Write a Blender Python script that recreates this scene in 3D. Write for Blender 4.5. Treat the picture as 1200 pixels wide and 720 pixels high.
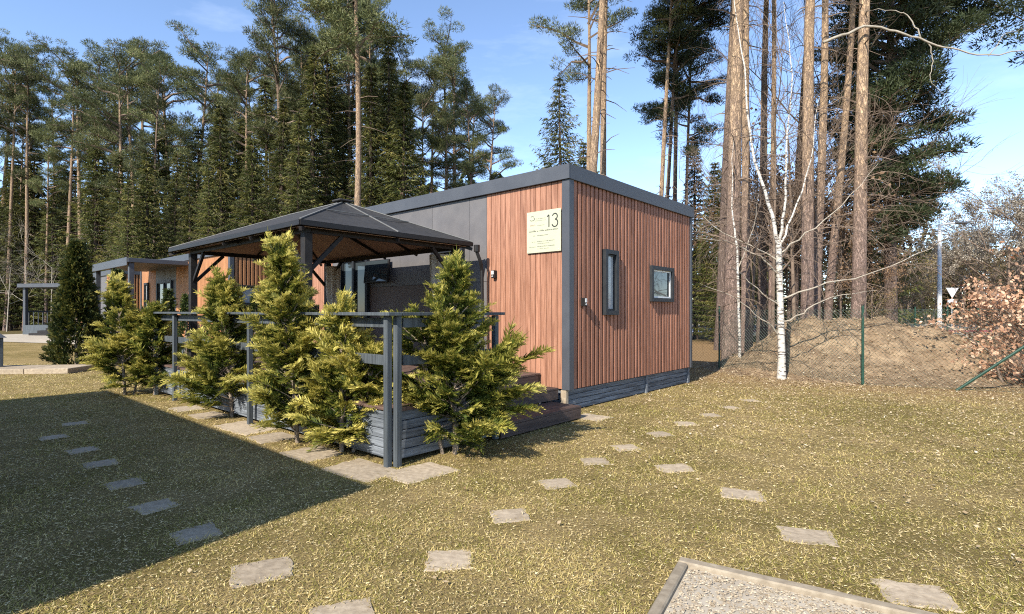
import bpy, bmesh, math, random
import numpy as np
from mathutils import Vector, Matrix, noise as mnoise

R = math.radians
scene = bpy.context.scene
for o in list(bpy.data.objects):
    bpy.data.objects.remove(o)
col = scene.collection

# ------------------------------------------------------------------ camera
CAM_H = 1.5
cam_d = bpy.data.cameras.new('camera')
cam = bpy.data.objects.new('camera', cam_d)
col.objects.link(cam)
cam.location = (0, 0, CAM_H)
cam.rotation_euler = (R(90), 0, 0)
cam_d.sensor_width = 36.0
cam_d.lens = 36.0 * 636 / 1200
cam_d.shift_y = 5 / 1200
cam_d.clip_start = 0.05
cam_d.clip_end = 3000
scene.camera = cam

# ------------------------------------------------------------------ light
SUN_EL = R(36)
TRAVEL = Vector((0.53, 0.848, 0)).normalized()          # horizontal direction the light travels
sun_dir = Vector((TRAVEL.x * math.cos(SUN_EL), TRAVEL.y * math.cos(SUN_EL), -math.sin(SUN_EL)))
sd = bpy.data.lights.new('sun', 'SUN')
sd.energy = 3.95
sd.angle = R(0.5)
sd.color = (1.0, 0.93, 0.82)
sun = bpy.data.objects.new('sun', sd)
col.objects.link(sun)
sun.location = (-20, -40, 40)
sun.rotation_euler = sun_dir.to_track_quat('-Z', 'Y').to_euler()

world = bpy.data.worlds.new('World')
scene.world = world
world.use_nodes = True
wn = world.node_tree
wn.nodes.clear()
w_out = wn.nodes.new('ShaderNodeOutputWorld')
w_bg = wn.nodes.new('ShaderNodeBackground')
w_sky = wn.nodes.new('ShaderNodeTexSky')
w_sky.sky_type = 'NISHITA'
w_sky.sun_disc = False
w_sky.sun_elevation = SUN_EL
w_sky.sun_rotation = math.atan2(-TRAVEL.x, -TRAVEL.y)
w_sky.altitude = 1500
w_sky.air_density = 0.85
w_sky.dust_density = 0.25
w_sky.ozone_density = 1.2
w_bg.inputs['Strength'].default_value = 0.15
# faint wisps of high cloud
w_tc = wn.nodes.new('ShaderNodeTexCoord')
w_map = wn.nodes.new('ShaderNodeMapping')
w_map.inputs['Scale'].default_value = (1.2, 2.2, 5.0)
w_no = wn.nodes.new('ShaderNodeTexNoise')
w_no.inputs['Scale'].default_value = 1.6
w_no.inputs['Detail'].default_value = 7
w_no.inputs['Roughness'].default_value = 0.62
w_rp = wn.nodes.new('ShaderNodeMapRange')
w_rp.inputs['From Min'].default_value = 0.52
w_rp.inputs['From Max'].default_value = 0.82
w_rp.inputs['To Max'].default_value = 0.14
w_mx = wn.nodes.new('ShaderNodeMix')
w_mx.data_type = 'RGBA'
w_mx.inputs['B'].default_value = (9.0, 9.4, 10.0, 1)
wn.links.new(w_tc.outputs['Generated'], w_map.inputs['Vector'])
wn.links.new(w_map.outputs['Vector'], w_no.inputs['Vector'])
wn.links.new(w_no.outputs['Fac'], w_rp.inputs['Value'])
wn.links.new(w_rp.outputs['Result'], w_mx.inputs['Factor'])
wn.links.new(w_sky.outputs['Color'], w_mx.inputs['A'])
wn.links.new(w_mx.outputs['Result'], w_bg.inputs['Color'])
wn.links.new(w_bg.outputs['Background'], w_out.inputs['Surface'])

scene.view_settings.view_transform = 'Standard'
scene.view_settings.look = 'None'
scene.view_settings.exposure = 1.2
scene.view_settings.gamma = 1.0
scene.view_settings.use_curve_mapping = False
scene.cycles.max_bounces = 6
scene.cycles.diffuse_bounces = 3
scene.cycles.transparent_max_bounces = 4
scene.cycles.use_denoising = False
scene.cycles.filter_width = 1.1

# ------------------------------------------------------------------ helpers: materials
def new_mat(name):
    m = bpy.data.materials.new(name)
    m.use_nodes = True
    nt = m.node_tree
    nt.nodes.clear()
    out = nt.nodes.new('ShaderNodeOutputMaterial')
    bs = nt.nodes.new('ShaderNodeBsdfPrincipled')
    nt.links.new(bs.outputs['BSDF'], out.inputs['Surface'])
    return m, nt, bs, out

def N(nt, typ, **kw):
    n = nt.nodes.new(typ)
    for k, v in kw.items():
        if k in n.inputs.keys():
            n.inputs[k].default_value = v
        else:
            setattr(n, k, v)
    return n

def mixc(nt, fac, a, b, blend='MIX'):
    n = nt.nodes.new('ShaderNodeMix')
    n.data_type = 'RGBA'
    n.blend_type = blend
    for sock, v in (('Factor', fac), ('A', a), ('B', b)):
        if hasattr(v, 'is_output') or isinstance(v, bpy.types.NodeSocket):
            nt.links.new(v, n.inputs[sock])
        elif isinstance(v, (int, float)):
            n.inputs[sock].default_value = v
        else:
            n.inputs[sock].default_value = (*v, 1)
    return n.outputs['Result']

def maprange(nt, val, a, b, c=0.0, d=1.0, smooth=False):
    n = nt.nodes.new('ShaderNodeMapRange')
    if smooth:
        n.interpolation_type = 'SMOOTHSTEP'
    n.inputs['From Min'].default_value = a
    n.inputs['From Max'].default_value = b
    n.inputs['To Min'].default_value = c
    n.inputs['To Max'].default_value = d
    nt.links.new(val, n.inputs['Value'])
    return n.outputs['Result']

def math_n(nt, op, a, b=0.0):
    n = nt.nodes.new('ShaderNodeMath')
    n.operation = op
    for i, v in enumerate((a, b)):
        if isinstance(v, bpy.types.NodeSocket):
            nt.links.new(v, n.inputs[i])
        else:
            n.inputs[i].default_value = v
    return n.outputs[0]

def coords(nt, scale=(1, 1, 1), rand=True, world_pos=False):
    if world_pos:
        src = nt.nodes.new('ShaderNodeNewGeometry').outputs['Position']
    else:
        src = nt.nodes.new('ShaderNodeTexCoord').outputs['Object']
    mp = nt.nodes.new('ShaderNodeMapping')
    mp.inputs['Scale'].default_value = scale
    nt.links.new(src, mp.inputs['Vector'])
    rnd = None
    if rand:
        oi = nt.nodes.new('ShaderNodeObjectInfo')
        rnd = oi.outputs['Random']
        cm = nt.nodes.new('ShaderNodeCombineXYZ')
        m = math_n(nt, 'MULTIPLY', rnd, 57.0)
        for i in range(3):
            nt.links.new(m, cm.inputs[i])
        nt.links.new(cm.outputs[0], mp.inputs['Location'])
    return mp.outputs['Vector'], rnd

def noise_n(nt, vec, scale, detail=4, rough=0.55):
    n = N(nt, 'ShaderNodeTexNoise', Scale=scale, Detail=detail, Roughness=rough)
    nt.links.new(vec, n.inputs['Vector'])
    return n.outputs['Fac']

def bump(nt, bs, height, strength=0.4, dist=0.01):
    b = N(nt, 'ShaderNodeBump', Strength=strength, Distance=dist)
    nt.links.new(height, b.inputs['Height'])
    nt.links.new(b.outputs['Normal'], bs.inputs['Normal'])

def surf(name, c1, c2, scale=6.0, stretch=(1, 1, 1), rough=0.7, bump_s=0.3, var=0.0, spec=0.3,
         detail=5, lo=0.35, hi=0.65, dist=0.006, metal=0.0):
    m, nt, bs, out = new_mat(name)
    v, rnd = coords(nt, stretch)
    f = noise_n(nt, v, scale, detail)
    c = mixc(nt, maprange(nt, f, lo, hi), c1, c2)
    f2 = noise_n(nt, v, scale * 0.17, 3)
    dirt = mixc(nt, maprange(nt, f2, 0.4, 0.75, 0, 0.35), c, tuple(x * 0.6 for x in c1))
    if var:
        hs = nt.nodes.new('ShaderNodeHueSaturation')
        nt.links.new(maprange(nt, rnd, 0, 1, 1 - var, 1 + var), hs.inputs['Value'])
        nt.links.new(dirt, hs.inputs['Color'])
        dirt = hs.outputs['Color']
    nt.links.new(dirt, bs.inputs['Base Color'])
    nt.links.new(maprange(nt, f, 0, 1, rough - 0.08, min(1, rough + 0.08)), bs.inputs['Roughness'])
    bs.inputs['Specular IOR Level'].default_value = spec
    bs.inputs['Metallic'].default_value = metal
    if bump_s:
        bump(nt, bs, f, bump_s, dist)
    return m

def wood(name, c1, c2, c3, var=0.12, rough=0.62, axis='z', bs_=0.25):
    m, nt, bs, out = new_mat(name)
    st = {'z': (14, 14, 0.7), 'x': (0.7, 14, 14), 'y': (14, 0.7, 14)}[axis]
    v, rnd = coords(nt, st)
    f = noise_n(nt, v, 2.6, 6, 0.65)
    st2 = {'z': (26, 26, 3), 'x': (3, 26, 26), 'y': (26, 3, 26)}[axis]
    v2, _ = coords(nt, st2)
    k = noise_n(nt, v2, 0.55, 2, 0.5)
    c = mixc(nt, maprange(nt, f, 0.36, 0.64), tuple(x * 0.82 for x in c1), tuple(x * 1.1 for x in c2))
    c = mixc(nt, maprange(nt, k, 0.62, 0.74, 0, 0.6), c, c3)
    v3, _ = coords(nt, (1, 1, 1), rand=False, world_pos=True)
    w = noise_n(nt, v3, 1.3, 3)
    c = mixc(nt, maprange(nt, w, 0.4, 0.72, 0, 0.3), c, tuple(x * 0.75 for x in c1))
    hs = nt.nodes.new('ShaderNodeHueSaturation')
    nt.links.new(maprange(nt, rnd, 0, 1, 1 - var, 1 + var), hs.inputs['Value'])
    nt.links.new(c, hs.inputs['Color'])
    nt.links.new(hs.outputs['Color'], bs.inputs['Base Color'])
    bs.inputs['Roughness'].default_value = rough
    bs.inputs['Specular IOR Level'].default_value = 0.3
    bump(nt, bs, f, bs_, 0.004)
    return m

def leafmat(name, stops, trans=0.3, rough=0.55, vlo=0.62, vhi=1.28):
    """stops: colours along the face attribute 'tone' (0..1)."""
    m, nt, bs, out = new_mat(name)
    at = N(nt, 'ShaderNodeAttribute', attribute_name='tone')
    rp = nt.nodes.new('ShaderNodeValToRGB')
    el = rp.color_ramp.elements
    while len(el) < len(stops):
        el.new(0.5)
    for e, (p, c) in zip(el, stops):
        e.position = p
        e.color = (*c, 1)
    oi = nt.nodes.new('ShaderNodeObjectInfo')
    nt.links.new(at.outputs['Fac'], rp.inputs['Fac'])
    hs = nt.nodes.new('ShaderNodeHueSaturation')
    nt.links.new(maprange(nt, oi.outputs['Random'], 0, 1, vlo, vhi), hs.inputs['Value'])
    nt.links.new(rp.outputs['Color'], hs.inputs['Color'])
    nt.links.new(hs.outputs['Color'], bs.inputs['Base Color'])
    bs.inputs['Roughness'].default_value = rough
    bs.inputs['Specular IOR Level'].default_value = 0.25
    if trans:
        tr = nt.nodes.new('ShaderNodeBsdfTranslucent')
        nt.links.new(hs.outputs['Color'], tr.inputs['Color'])
        mx = N(nt, 'ShaderNodeMixShader', Fac=trans)
        nt.links.new(bs.outputs['BSDF'], mx.inputs[1])
        nt.links.new(tr.outputs['BSDF'], mx.inputs[2])
        nt.links.new(mx.outputs[0], out.inputs['Surface'])
    return m

def ground_colour(nt, blade=False):
    """lawn colour shared by the soil sheet and the grass blades: straw, green and leaf-litter patches"""
    pos = nt.nodes.new('ShaderNodeNewGeometry').outputs['Position']
    big = noise_n(nt, pos, 0.45, 4, 0.6)
    mid = noise_n(nt, pos, 2.2, 5, 0.65)
    f = math_n(nt, 'ADD', math_n(nt, 'MULTIPLY', big, 0.55), math_n(nt, 'MULTIPLY', mid, 0.45))
    green, straw = ((0.225, 0.215, 0.040), (0.67, 0.52, 0.22)) if blade else ((0.205, 0.158, 0.054), (0.36, 0.265, 0.12))
    fac = maprange(nt, f, 0.41, 0.59)
    sep = nt.nodes.new('ShaderNodeSeparateXYZ')
    nt.links.new(pos, sep.inputs[0])
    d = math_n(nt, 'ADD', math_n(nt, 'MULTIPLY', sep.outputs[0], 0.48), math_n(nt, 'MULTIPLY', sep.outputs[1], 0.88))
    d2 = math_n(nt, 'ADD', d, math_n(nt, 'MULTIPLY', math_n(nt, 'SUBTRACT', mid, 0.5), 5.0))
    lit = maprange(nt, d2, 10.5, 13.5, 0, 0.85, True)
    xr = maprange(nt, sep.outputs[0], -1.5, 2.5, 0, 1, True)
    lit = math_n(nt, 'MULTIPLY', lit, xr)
    return fac, lit, green, straw, pos, sep, mid

# ------------------------------------------------------------------ helpers: meshes and objects
class MB:
    def __init__(s):
        s.v, s.f, s.t = [], [], []
    def add(s, vs, fs, tone=0.5):
        b = len(s.v)
        s.v += [tuple(p) for p in vs]
        s.f += [tuple(i + b for i in f) for f in fs]
        s.t += [tone] * len(fs)
    def box(s, x0, x1, y0, y1, z0, z1, tone=0.5):
        s.add([(x0, y0, z0), (x1, y0, z0), (x1, y1, z0), (x0, y1, z0), (x0, y0, z1), (x1, y0, z1), (x1, y1, z1), (x0, y1, z1)],
              [(0, 3, 2, 1), (4, 5, 6, 7), (0, 1, 5, 4), (1, 2, 6, 5), (2, 3, 7, 6), (3, 0, 4, 7)], tone)
    def beam(s, p, q, w, h, up=(0, 0, 1), tone=0.5):
        p, q = Vector(p), Vector(q)
        d = (q - p).normalized()
        u = Vector(up)
        if abs(d.dot(u)) > 0.98:
            u = Vector((1, 0, 0))
        a = d.cross(u).normalized()
        b = a.cross(d).normalized()
        vs = []
        for c in (p, q):
            for sx, sy in ((-1, -1), (1, -1), (1, 1), (-1, 1)):
                vs.append(c + a * (sx * w / 2) + b * (sy * h / 2))
        s.add(vs, [(3, 2, 1, 0), (4, 5, 6, 7), (0, 1, 5, 4), (1, 2, 6, 5), (2, 3, 7, 6), (3, 0, 4, 7)], tone)
    def tube(s, pts, rad, n=6, cap=True, tone=0.5):
        pts = [Vector(p) for p in pts]
        if not hasattr(rad, '__len__'):
            rad = [rad] * len(pts)
        b = len(s.v)
        ref = None
        for i, p in enumerate(pts):
            d = (pts[min(i + 1, len(pts) - 1)] - pts[max(i - 1, 0)])
            if d.length < 1e-9:
                d = Vector((0, 0, 1))
            d.normalize()
            if ref is None:
                ref = Vector((1, 0, 0)) if abs(d.x) < 0.8 else Vector((0, 1, 0))
            a = d.cross(ref)
            if a.length < 1e-6:
                a = d.cross(Vector((0.3, 0.8, 0.5)))
            a.normalize()
            c = a.cross(d).normalized()
            ref = c.cross(d) * -1 if False else ref
            for k in range(n):
                t = 2 * math.pi * k / n
                s.v.append(tuple(p + (a * math.cos(t) + c * math.sin(t)) * rad[i]))
        for i in range(len(pts) - 1):
            for k in range(n):
                k2 = (k + 1) % n
                s.f.append((b + i * n + k, b + i * n + k2, b + (i + 1) * n + k2, b + (i + 1) * n + k))
                s.t.append(tone)
        if cap:
            s.f.append(tuple(b + k for k in range(n))[::-1]); s.t.append(tone)
            s.f.append(tuple(b + (len(pts) - 1) * n + k for k in range(n))); s.t.append(tone)
    def mesh(s, name, mat, off=(0, 0, 0), smooth=False, bevel=0.0, tone=False):
        me = bpy.data.meshes.new(name)
        vs = [(x - off[0], y - off[1], z - off[2]) for x, y, z in s.v]
        me.from_pydata(vs, [], s.f)
        if bevel:
            bm = bmesh.new(); bm.from_mesh(me)
            bmesh.ops.bevel(bm, geom=bm.edges[:], offset=bevel, segments=1, affect='EDGES')
            bm.to_mesh(me); bm.free()
        if tone:
            a = me.attributes.new('tone', 'FLOAT', 'FACE')
            a.data.foreach_set('value', np.array(s.t, dtype=np.float32))
        if smooth:
            me.shade_smooth()
        me.materials.append(mat)
        me.update()
        return me
    def build(s, name, mat, parent=None, **kw):
        return link(name, s.mesh(name, mat, **kw), parent)

def link(name, data, parent=None, loc=None, rot=None, scale=None):
    o = bpy.data.objects.new(name, data)
    col.objects.link(o)
    if parent is not None:
        o.parent = parent
    if loc is not None:
        o.location = loc
    if rot is not None:
        o.rotation_euler = rot
    if scale is not None:
        o.scale = scale if hasattr(scale, '__len__') else (scale,) * 3
    return o

def tag(o, label=None, cat=None, group=None, kind=None):
    if label: o['label'] = label
    if cat: o['category'] = cat
    if group: o['group'] = group
    if kind: o['kind'] = kind
    return o

def thing(name, label, cat, loc=(0, 0, 0), rot=(0, 0, 0), group=None):
    return tag(link(name, None, None, loc, rot), label, cat, group)

def copy_tree(o, parent=None):
    c = o.copy()
    col.objects.link(c)
    c.parent = parent
    for ch in list(o.children):
        copy_tree(ch, c)
    return c

def np_mesh(name, verts, nper, mat, tone=None, smooth=False):
    """verts: (F*nper,3) array, every face has its own nper vertices"""
    nf = len(verts) // nper
    me = bpy.data.meshes.new(name)
    me.vertices.add(len(verts))
    me.vertices.foreach_set('co', verts.astype(np.float32).ravel())
    me.loops.add(nf * nper)
    me.loops.foreach_set('vertex_index', np.arange(nf * nper, dtype=np.int32))
    me.polygons.add(nf)
    me.polygons.foreach_set('loop_start', np.arange(0, nf * nper, nper, dtype=np.int32))
    me.update(calc_edges=True)
    if tone is not None:
        a = me.attributes.new('tone', 'FLOAT', 'FACE')
        a.data.foreach_set('value', tone.astype(np.float32))
    me.materials.append(mat)
    return me

def unit(a):
    return a / np.maximum(np.linalg.norm(a, axis=-1, keepdims=True), 1e-9)

# the cabin row's own frame: x along the front walls (towards the lawn path), y into the cabins
A = Vector((0.83, 8.02, 0))
EX = Vector((0.754, -0.657, 0)).normalized()
EY = Vector((0.657, 0.754, 0)).normalized()
ANG = math.atan2(EX.y, EX.x)
def W(x, y, z=0.0):
    return A + EX * x + EY * y + Vector((0, 0, z))
def to_local(p):
    d = Vector((p[0], p[1], 0)) - A
    return d.dot(EX), d.dot(EY)

# ------------------------------------------------------------------ materials
M = {}
M['board'] = wood('larch_board', (0.265, 0.118, 0.069), (0.345, 0.174, 0.109), (0.14, 0.056, 0.032), var=0.10)
M['batten'] = wood('larch_batten', (0.25, 0.108, 0.064), (0.33, 0.152, 0.095), (0.11, 0.045, 0.027), var=0.14)  # same larch as the boards, darkened to paint the end wall's weaker sun
M['orange_board'] = wood('orange_larch_board', (0.31, 0.135, 0.052), (0.40, 0.185, 0.08), (0.16, 0.065, 0.026), var=0.1)
M['anthracite'] = surf('anthracite_sheet', (0.054, 0.058, 0.067), (0.064, 0.069, 0.079), 3, rough=0.5, bump_s=0.03, spec=0.4)
M['core'] = surf('dark_underlay', (0.02, 0.017, 0.016), (0.03, 0.024, 0.02), 4, rough=0.9, bump_s=0)
M['panel'] = surf('grey_fibre_panel', (0.112, 0.106, 0.106), (0.13, 0.122, 0.12), 5, rough=0.6, bump_s=0.05, var=0.05)
M['shade_tinted_panel'] = surf('shade_tinted_panel', (0.105, 0.074, 0.062), (0.13, 0.092, 0.077), 5, rough=0.6, bump_s=0.05, var=0.06)  # the grey panel browned: gazebo shade and lining bounce put into its colour
M['grey_paint'] = wood('weathered_grey_paint', (0.052, 0.061, 0.068), (0.082, 0.095, 0.104), (0.034, 0.039, 0.043), var=0.1, axis='z')
M['skirt'] = wood('flaking_grey_plank', (0.065, 0.075, 0.088), (0.18, 0.20, 0.225), (0.034, 0.039, 0.045), var=0.12, axis='x', bs_=0.5)
M['skirt_y'] = wood('flaking_grey_plank_side', (0.065, 0.075, 0.088), (0.18, 0.20, 0.225), (0.034, 0.039, 0.045), var=0.12, axis='y', bs_=0.5)
M['deck'] = wood('dark_deck_plank', (0.085, 0.052, 0.042), (0.13, 0.085, 0.068), (0.04, 0.026, 0.022), var=0.15, axis='x')
M['step'] = wood('dark_step_plank', (0.048, 0.032, 0.028), (0.082, 0.056, 0.048), (0.026, 0.019, 0.017), var=0.15, axis='y')
M['steel'] = surf('dark_steel', (0.017, 0.0155, 0.015), (0.026, 0.023, 0.022), 12, rough=0.6, bump_s=0.04, spec=0.2)
M['canopy'] = surf('charcoal_canopy', (0.030, 0.029, 0.029), (0.042, 0.040, 0.039), 14, rough=0.75, bump_s=0.15)
M['lining'] = surf('brown_lining', (0.34, 0.22, 0.165), (0.42, 0.285, 0.215), 3, rough=0.8, bump_s=0.1)
M['seam'] = surf('pale_seam', (0.13, 0.13, 0.125), (0.17, 0.17, 0.16), 12, rough=0.6, bump_s=0.0)
M['curtain'] = surf('beige_curtain', (0.36, 0.31, 0.25), (0.44, 0.385, 0.31), 8, rough=0.9, bump_s=0.1)
M['frame'] = surf('window_frame', (0.020, 0.022, 0.025), (0.028, 0.031, 0.034), 8, rough=0.5, bump_s=0.02, spec=0.25)
M['white'] = surf('white_plastic', (0.62, 0.62, 0.6), (0.72, 0.72, 0.70), 12, rough=0.4, bump_s=0.0)
M['black'] = surf('black_plastic', (0.012, 0.011, 0.011), (0.019, 0.018, 0.018), 12, rough=0.5, bump_s=0.0, spec=0.25)
M['sign'] = surf('cream_sign', (0.40, 0.405, 0.285), (0.43, 0.435, 0.31), 5, rough=0.45, bump_s=0.0)
M['ink'] = surf('sign_ink', (0.03, 0.03, 0.028), (0.04, 0.04, 0.035), 9, rough=0.6, bump_s=0)
M['faint_ink'] = surf('sign_faint_ink', (0.13, 0.13, 0.095), (0.15, 0.15, 0.11), 9, rough=0.6, bump_s=0)
M['red_ink'] = surf('sign_red_ink', (0.24, 0.12, 0.08), (0.26, 0.14, 0.09), 9, rough=0.6, bump_s=0)
M['concrete'] = surf('concrete_slab', (0.29, 0.23, 0.16), (0.41, 0.335, 0.24), 22, rough=0.9, bump_s=0.5, var=0.12, detail=8, dist=0.01)
M['kerb'] = surf('concrete_kerb', (0.21, 0.17, 0.12), (0.31, 0.26, 0.19), 18, rough=0.9, bump_s=0.5, var=0.08, detail=8)
M['paving'] = surf('beige_paving', (0.36, 0.31, 0.24), (0.44, 0.39, 0.31), 6, rough=0.9, bump_s=0.2)
M['green_metal'] = surf('green_coated_metal', (0.012, 0.045, 0.030), (0.02, 0.06, 0.04), 20, rough=0.45, bump_s=0.0)
M['wire'] = surf('fence_wire', (0.05, 0.085, 0.06), (0.08, 0.11, 0.085), 20, rough=0.5, bump_s=0.0)
M['galv'] = surf('galvanised_steel', (0.42, 0.43, 0.44), (0.54, 0.55, 0.56), 10, rough=0.5, bump_s=0.02, metal=0.0)
M['red_path'] = surf('red_cycle_path', (0.30, 0.075, 0.07), (0.36, 0.10, 0.09), 3, rough=0.9, bump_s=0.1)
M['asphalt'] = surf('asphalt', (0.12, 0.115, 0.115), (0.16, 0.155, 0.15), 3, rough=0.9, bump_s=0.1)
M['verge'] = surf('pale_verge', (0.26, 0.22, 0.15), (0.36, 0.31, 0.22), 1.5, rough=0.95, bump_s=0.2)
M['blue'] = surf('blue_tarp', (0.12, 0.26, 0.62), (0.55, 0.62, 0.75), 1.8, rough=0.5, bump_s=0.0)
M['shed'] = surf('pale_shed', (0.45, 0.46, 0.46), (0.55, 0.56, 0.56), 3, rough=0.6, bump_s=0.0)
M['slide'] = surf('grey_green_slide', (0.10, 0.15, 0.15), (0.14, 0.19, 0.19), 3, rough=0.4, bump_s=0.0)
M['gravel'] = None

def glass(name, c, rough=0.04):
    m, nt, bs, out = new_mat(name)
    v, _ = coords(nt, (1, 1, 1))
    f = noise_n(nt, v, 1.5, 2)
    nt.links.new(mixc(nt, f, tuple(x * 0.7 for x in c), tuple(x * 1.2 for x in c)), bs.inputs['Base Color'])
    bs.inputs['Roughness'].default_value = rough
    bs.inputs['Specular IOR Level'].default_value = 0.45
    return m
M['glass'] = glass('dark_window_glass', (0.035, 0.045, 0.05))
M['blind'] = glass('pale_blind_behind_glass', (0.34, 0.36, 0.37), 0.08)

def bark(name, low, high, zlo, zhi, scale=9.0, bump_s=0.9):
    m, nt, bs, out = new_mat(name)
    tc = nt.nodes.new('ShaderNodeTexCoord').outputs['Object']
    sep = nt.nodes.new('ShaderNodeSeparateXYZ')
    nt.links.new(tc, sep.inputs[0])
    v, rnd = coords(nt, (1, 1, 0.22))
    f = noise_n(nt, v, scale * 1.5, 6, 0.75)
    wv = nt.nodes.new('ShaderNodeVectorMath'); wv.operation = 'ADD'
    nt.links.new(v, wv.inputs[0])
    cx_ = nt.nodes.new('ShaderNodeCombineXYZ')
    for q_ in range(3):
        nt.links.new(math_n(nt, 'MULTIPLY', f, 0.25), cx_.inputs[q_])
    nt.links.new(cx_.outputs[0], wv.inputs[1])
    vo = N(nt, 'ShaderNodeTexVoronoi', Scale=scale * 2.4, feature='DISTANCE_TO_EDGE')
    nt.links.new(wv.outputs[0], vo.inputs['Vector'])
    zz = math_n(nt, 'ADD', sep.outputs[2], math_n(nt, 'MULTIPLY', math_n(nt, 'SUBTRACT', f, 0.5), 3.0))
    c = mixc(nt, maprange(nt, zz, zlo, zhi, 0, 1, True), low, high)
    c = mixc(nt, maprange(nt, f, 0.32, 0.62), tuple(x * 0.6 for x in low), c)
    crack = maprange(nt, vo.outputs['Distance'], 0.0, 0.16, 0.35, 1)
    c = mixc(nt, crack, tuple(x * 0.35 for x in low), c)
    nt.links.new(c, bs.inputs['Base Color'])
    bs.inputs['Roughness'].default_value = 0.92
    bs.inputs['Specular IOR Level'].default_value = 0.15
    h = math_n(nt, 'ADD', crack, math_n(nt, 'MULTIPLY', f, 0.6))
    bump(nt, bs, h, bump_s, 0.03)
    return m
M['pine_bark'] = bark('pine_bark', (0.32, 0.225, 0.18), (0.58, 0.405, 0.245), 3.0, 8.5)
M['pine_bark_dark'] = bark('dark_pine_bark', (0.22, 0.16, 0.13), (0.40, 0.28, 0.19), 6, 13)
M['spruce_bark'] = bark('spruce_bark', (0.14, 0.105, 0.085), (0.2, 0.145, 0.11), 5, 12)
M['twig'] = surf('grey_brown_twig', (0.13, 0.092, 0.066), (0.20, 0.148, 0.11), 6, rough=0.9, bump_s=0.0)
M['pale_twig'] = surf('pale_grey_twig', (0.27, 0.235, 0.185), (0.38, 0.335, 0.27), 6, rough=0.9, bump_s=0.0)
M['shrub_stem'] = surf('shrub_stem', (0.20, 0.155, 0.115), (0.28, 0.225, 0.17), 14, rough=0.9, bump_s=0.3)
M['strut'] = surf('dead_limb', (0.27, 0.24, 0.19), (0.36, 0.32, 0.26), 6, rough=0.9, bump_s=0.2)

def birch_mat():
    m, nt, bs, out = new_mat('birch_bark')
    v, rnd = coords(nt, (1, 1, 4.5))
    f = noise_n(nt, v, 5.5, 4, 0.6)
    v2, _ = coords(nt, (6, 6, 22), rand=False)
    g = noise_n(nt, v2, 1.3, 3)
    c = mixc(nt, maprange(nt, g, 0.3, 0.7), (0.38, 0.345, 0.29), (0.56, 0.53, 0.475))
    c = mixc(nt, maprange(nt, f, 0.54, 0.60), c, (0.05, 0.04, 0.035))
    nt.links.new(c, bs.inputs['Base Color'])
    bs.inputs['Roughness'].default_value = 0.75
    bump(nt, bs, f, 0.3, 0.01)
    return m
M['birch'] = birch_mat()

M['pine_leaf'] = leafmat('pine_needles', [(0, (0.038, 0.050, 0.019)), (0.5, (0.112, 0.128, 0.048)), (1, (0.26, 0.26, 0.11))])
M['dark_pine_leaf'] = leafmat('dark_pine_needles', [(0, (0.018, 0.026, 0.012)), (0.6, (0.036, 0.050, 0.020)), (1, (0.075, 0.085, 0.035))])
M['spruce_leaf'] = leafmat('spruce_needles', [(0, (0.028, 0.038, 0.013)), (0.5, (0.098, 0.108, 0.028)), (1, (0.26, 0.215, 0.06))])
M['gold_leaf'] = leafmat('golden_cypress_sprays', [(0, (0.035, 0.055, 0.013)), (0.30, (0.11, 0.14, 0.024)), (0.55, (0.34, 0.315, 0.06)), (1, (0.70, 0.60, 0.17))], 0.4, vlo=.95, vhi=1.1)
M['thuja_leaf'] = leafmat('thuja_sprays', [(0, (0.02, 0.034, 0.011)), (0.5, (0.06, 0.085, 0.02)), (1, (0.22, 0.20, 0.04))], 0.25)
M['copper_leaf'] = leafmat('copper_leaves', [(0, (0.22, 0.10, 0.055)), (0.5, (0.55, 0.33, 0.20)), (1, (0.80, 0.58, 0.41))], 0.35, vlo=.95, vhi=1.1)
M['brown_leaf'] = leafmat('withered_leaves', [(0, (0.075, 0.045, 0.028)), (0.5, (0.18, 0.11, 0.065)), (1, (0.30, 0.19, 0.10))], 0.3)
M['olive_leaf'] = leafmat('olive_brown_leaves', [(0, (0.06, 0.05, 0.022)), (0.5, (0.15, 0.12, 0.05)), (1, (0.27, 0.20, 0.085))], 0.3)
M['bud_leaf'] = leafmat('pale_buds', [(0, (0.17, 0.14, 0.10)), (0.5, (0.27, 0.235, 0.18)), (1, (0.40, 0.36, 0.29))], 0.2, vlo=.9, vhi=1.1)
M['thatch'] = leafmat('dry_thatch', [(0, (0.20, 0.13, 0.06)), (0.45, (0.42, 0.32, 0.145)), (1, (0.71, 0.585, 0.33))], 0.15, vlo=1, vhi=1)
M['litter_leaf'] = leafmat('fallen_leaf', [(0, (0.16, 0.10, 0.055)), (0.5, (0.34, 0.25, 0.14)), (0.9, (0.52, 0.42, 0.28)), (1, (0.66, 0.58, 0.44))], 0.1, vlo=1, vhi=1)

# ------------------------------------------------------------------ ground
def ground_mat():
    m, nt, bs, out = new_mat('lawn_soil')
    fac, lit, green, straw, pos, sep, mid = ground_colour(nt)
    c = mixc(nt, fac, green, straw)
    fine = noise_n(nt, pos, 46, 8, 0.8)
    c = mixc(nt, maprange(nt, fine, 0.40, 0.60, 0, 0.65), c, (0.105, 0.078, 0.042))
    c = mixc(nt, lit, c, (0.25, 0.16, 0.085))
    # forest floor of needles and moss well behind the cabins
    y2 = math_n(nt, 'ADD', sep.outputs[1], math_n(nt, 'MULTIPLY', math_n(nt, 'SUBTRACT', mid, 0.5), 6))
    fl = maprange(nt, y2, 24, 30, 0, 0.85, True)
    c = mixc(nt, fl, c, (0.085, 0.070, 0.032))
    nt.links.new(c, bs.inputs['Base Color'])
    bs.inputs['Roughness'].default_value = 1.0
    bs.inputs['Specular IOR Level'].default_value = 0.05
    bump(nt, bs, fine, 0.8, 0.03)
    return m
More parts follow.
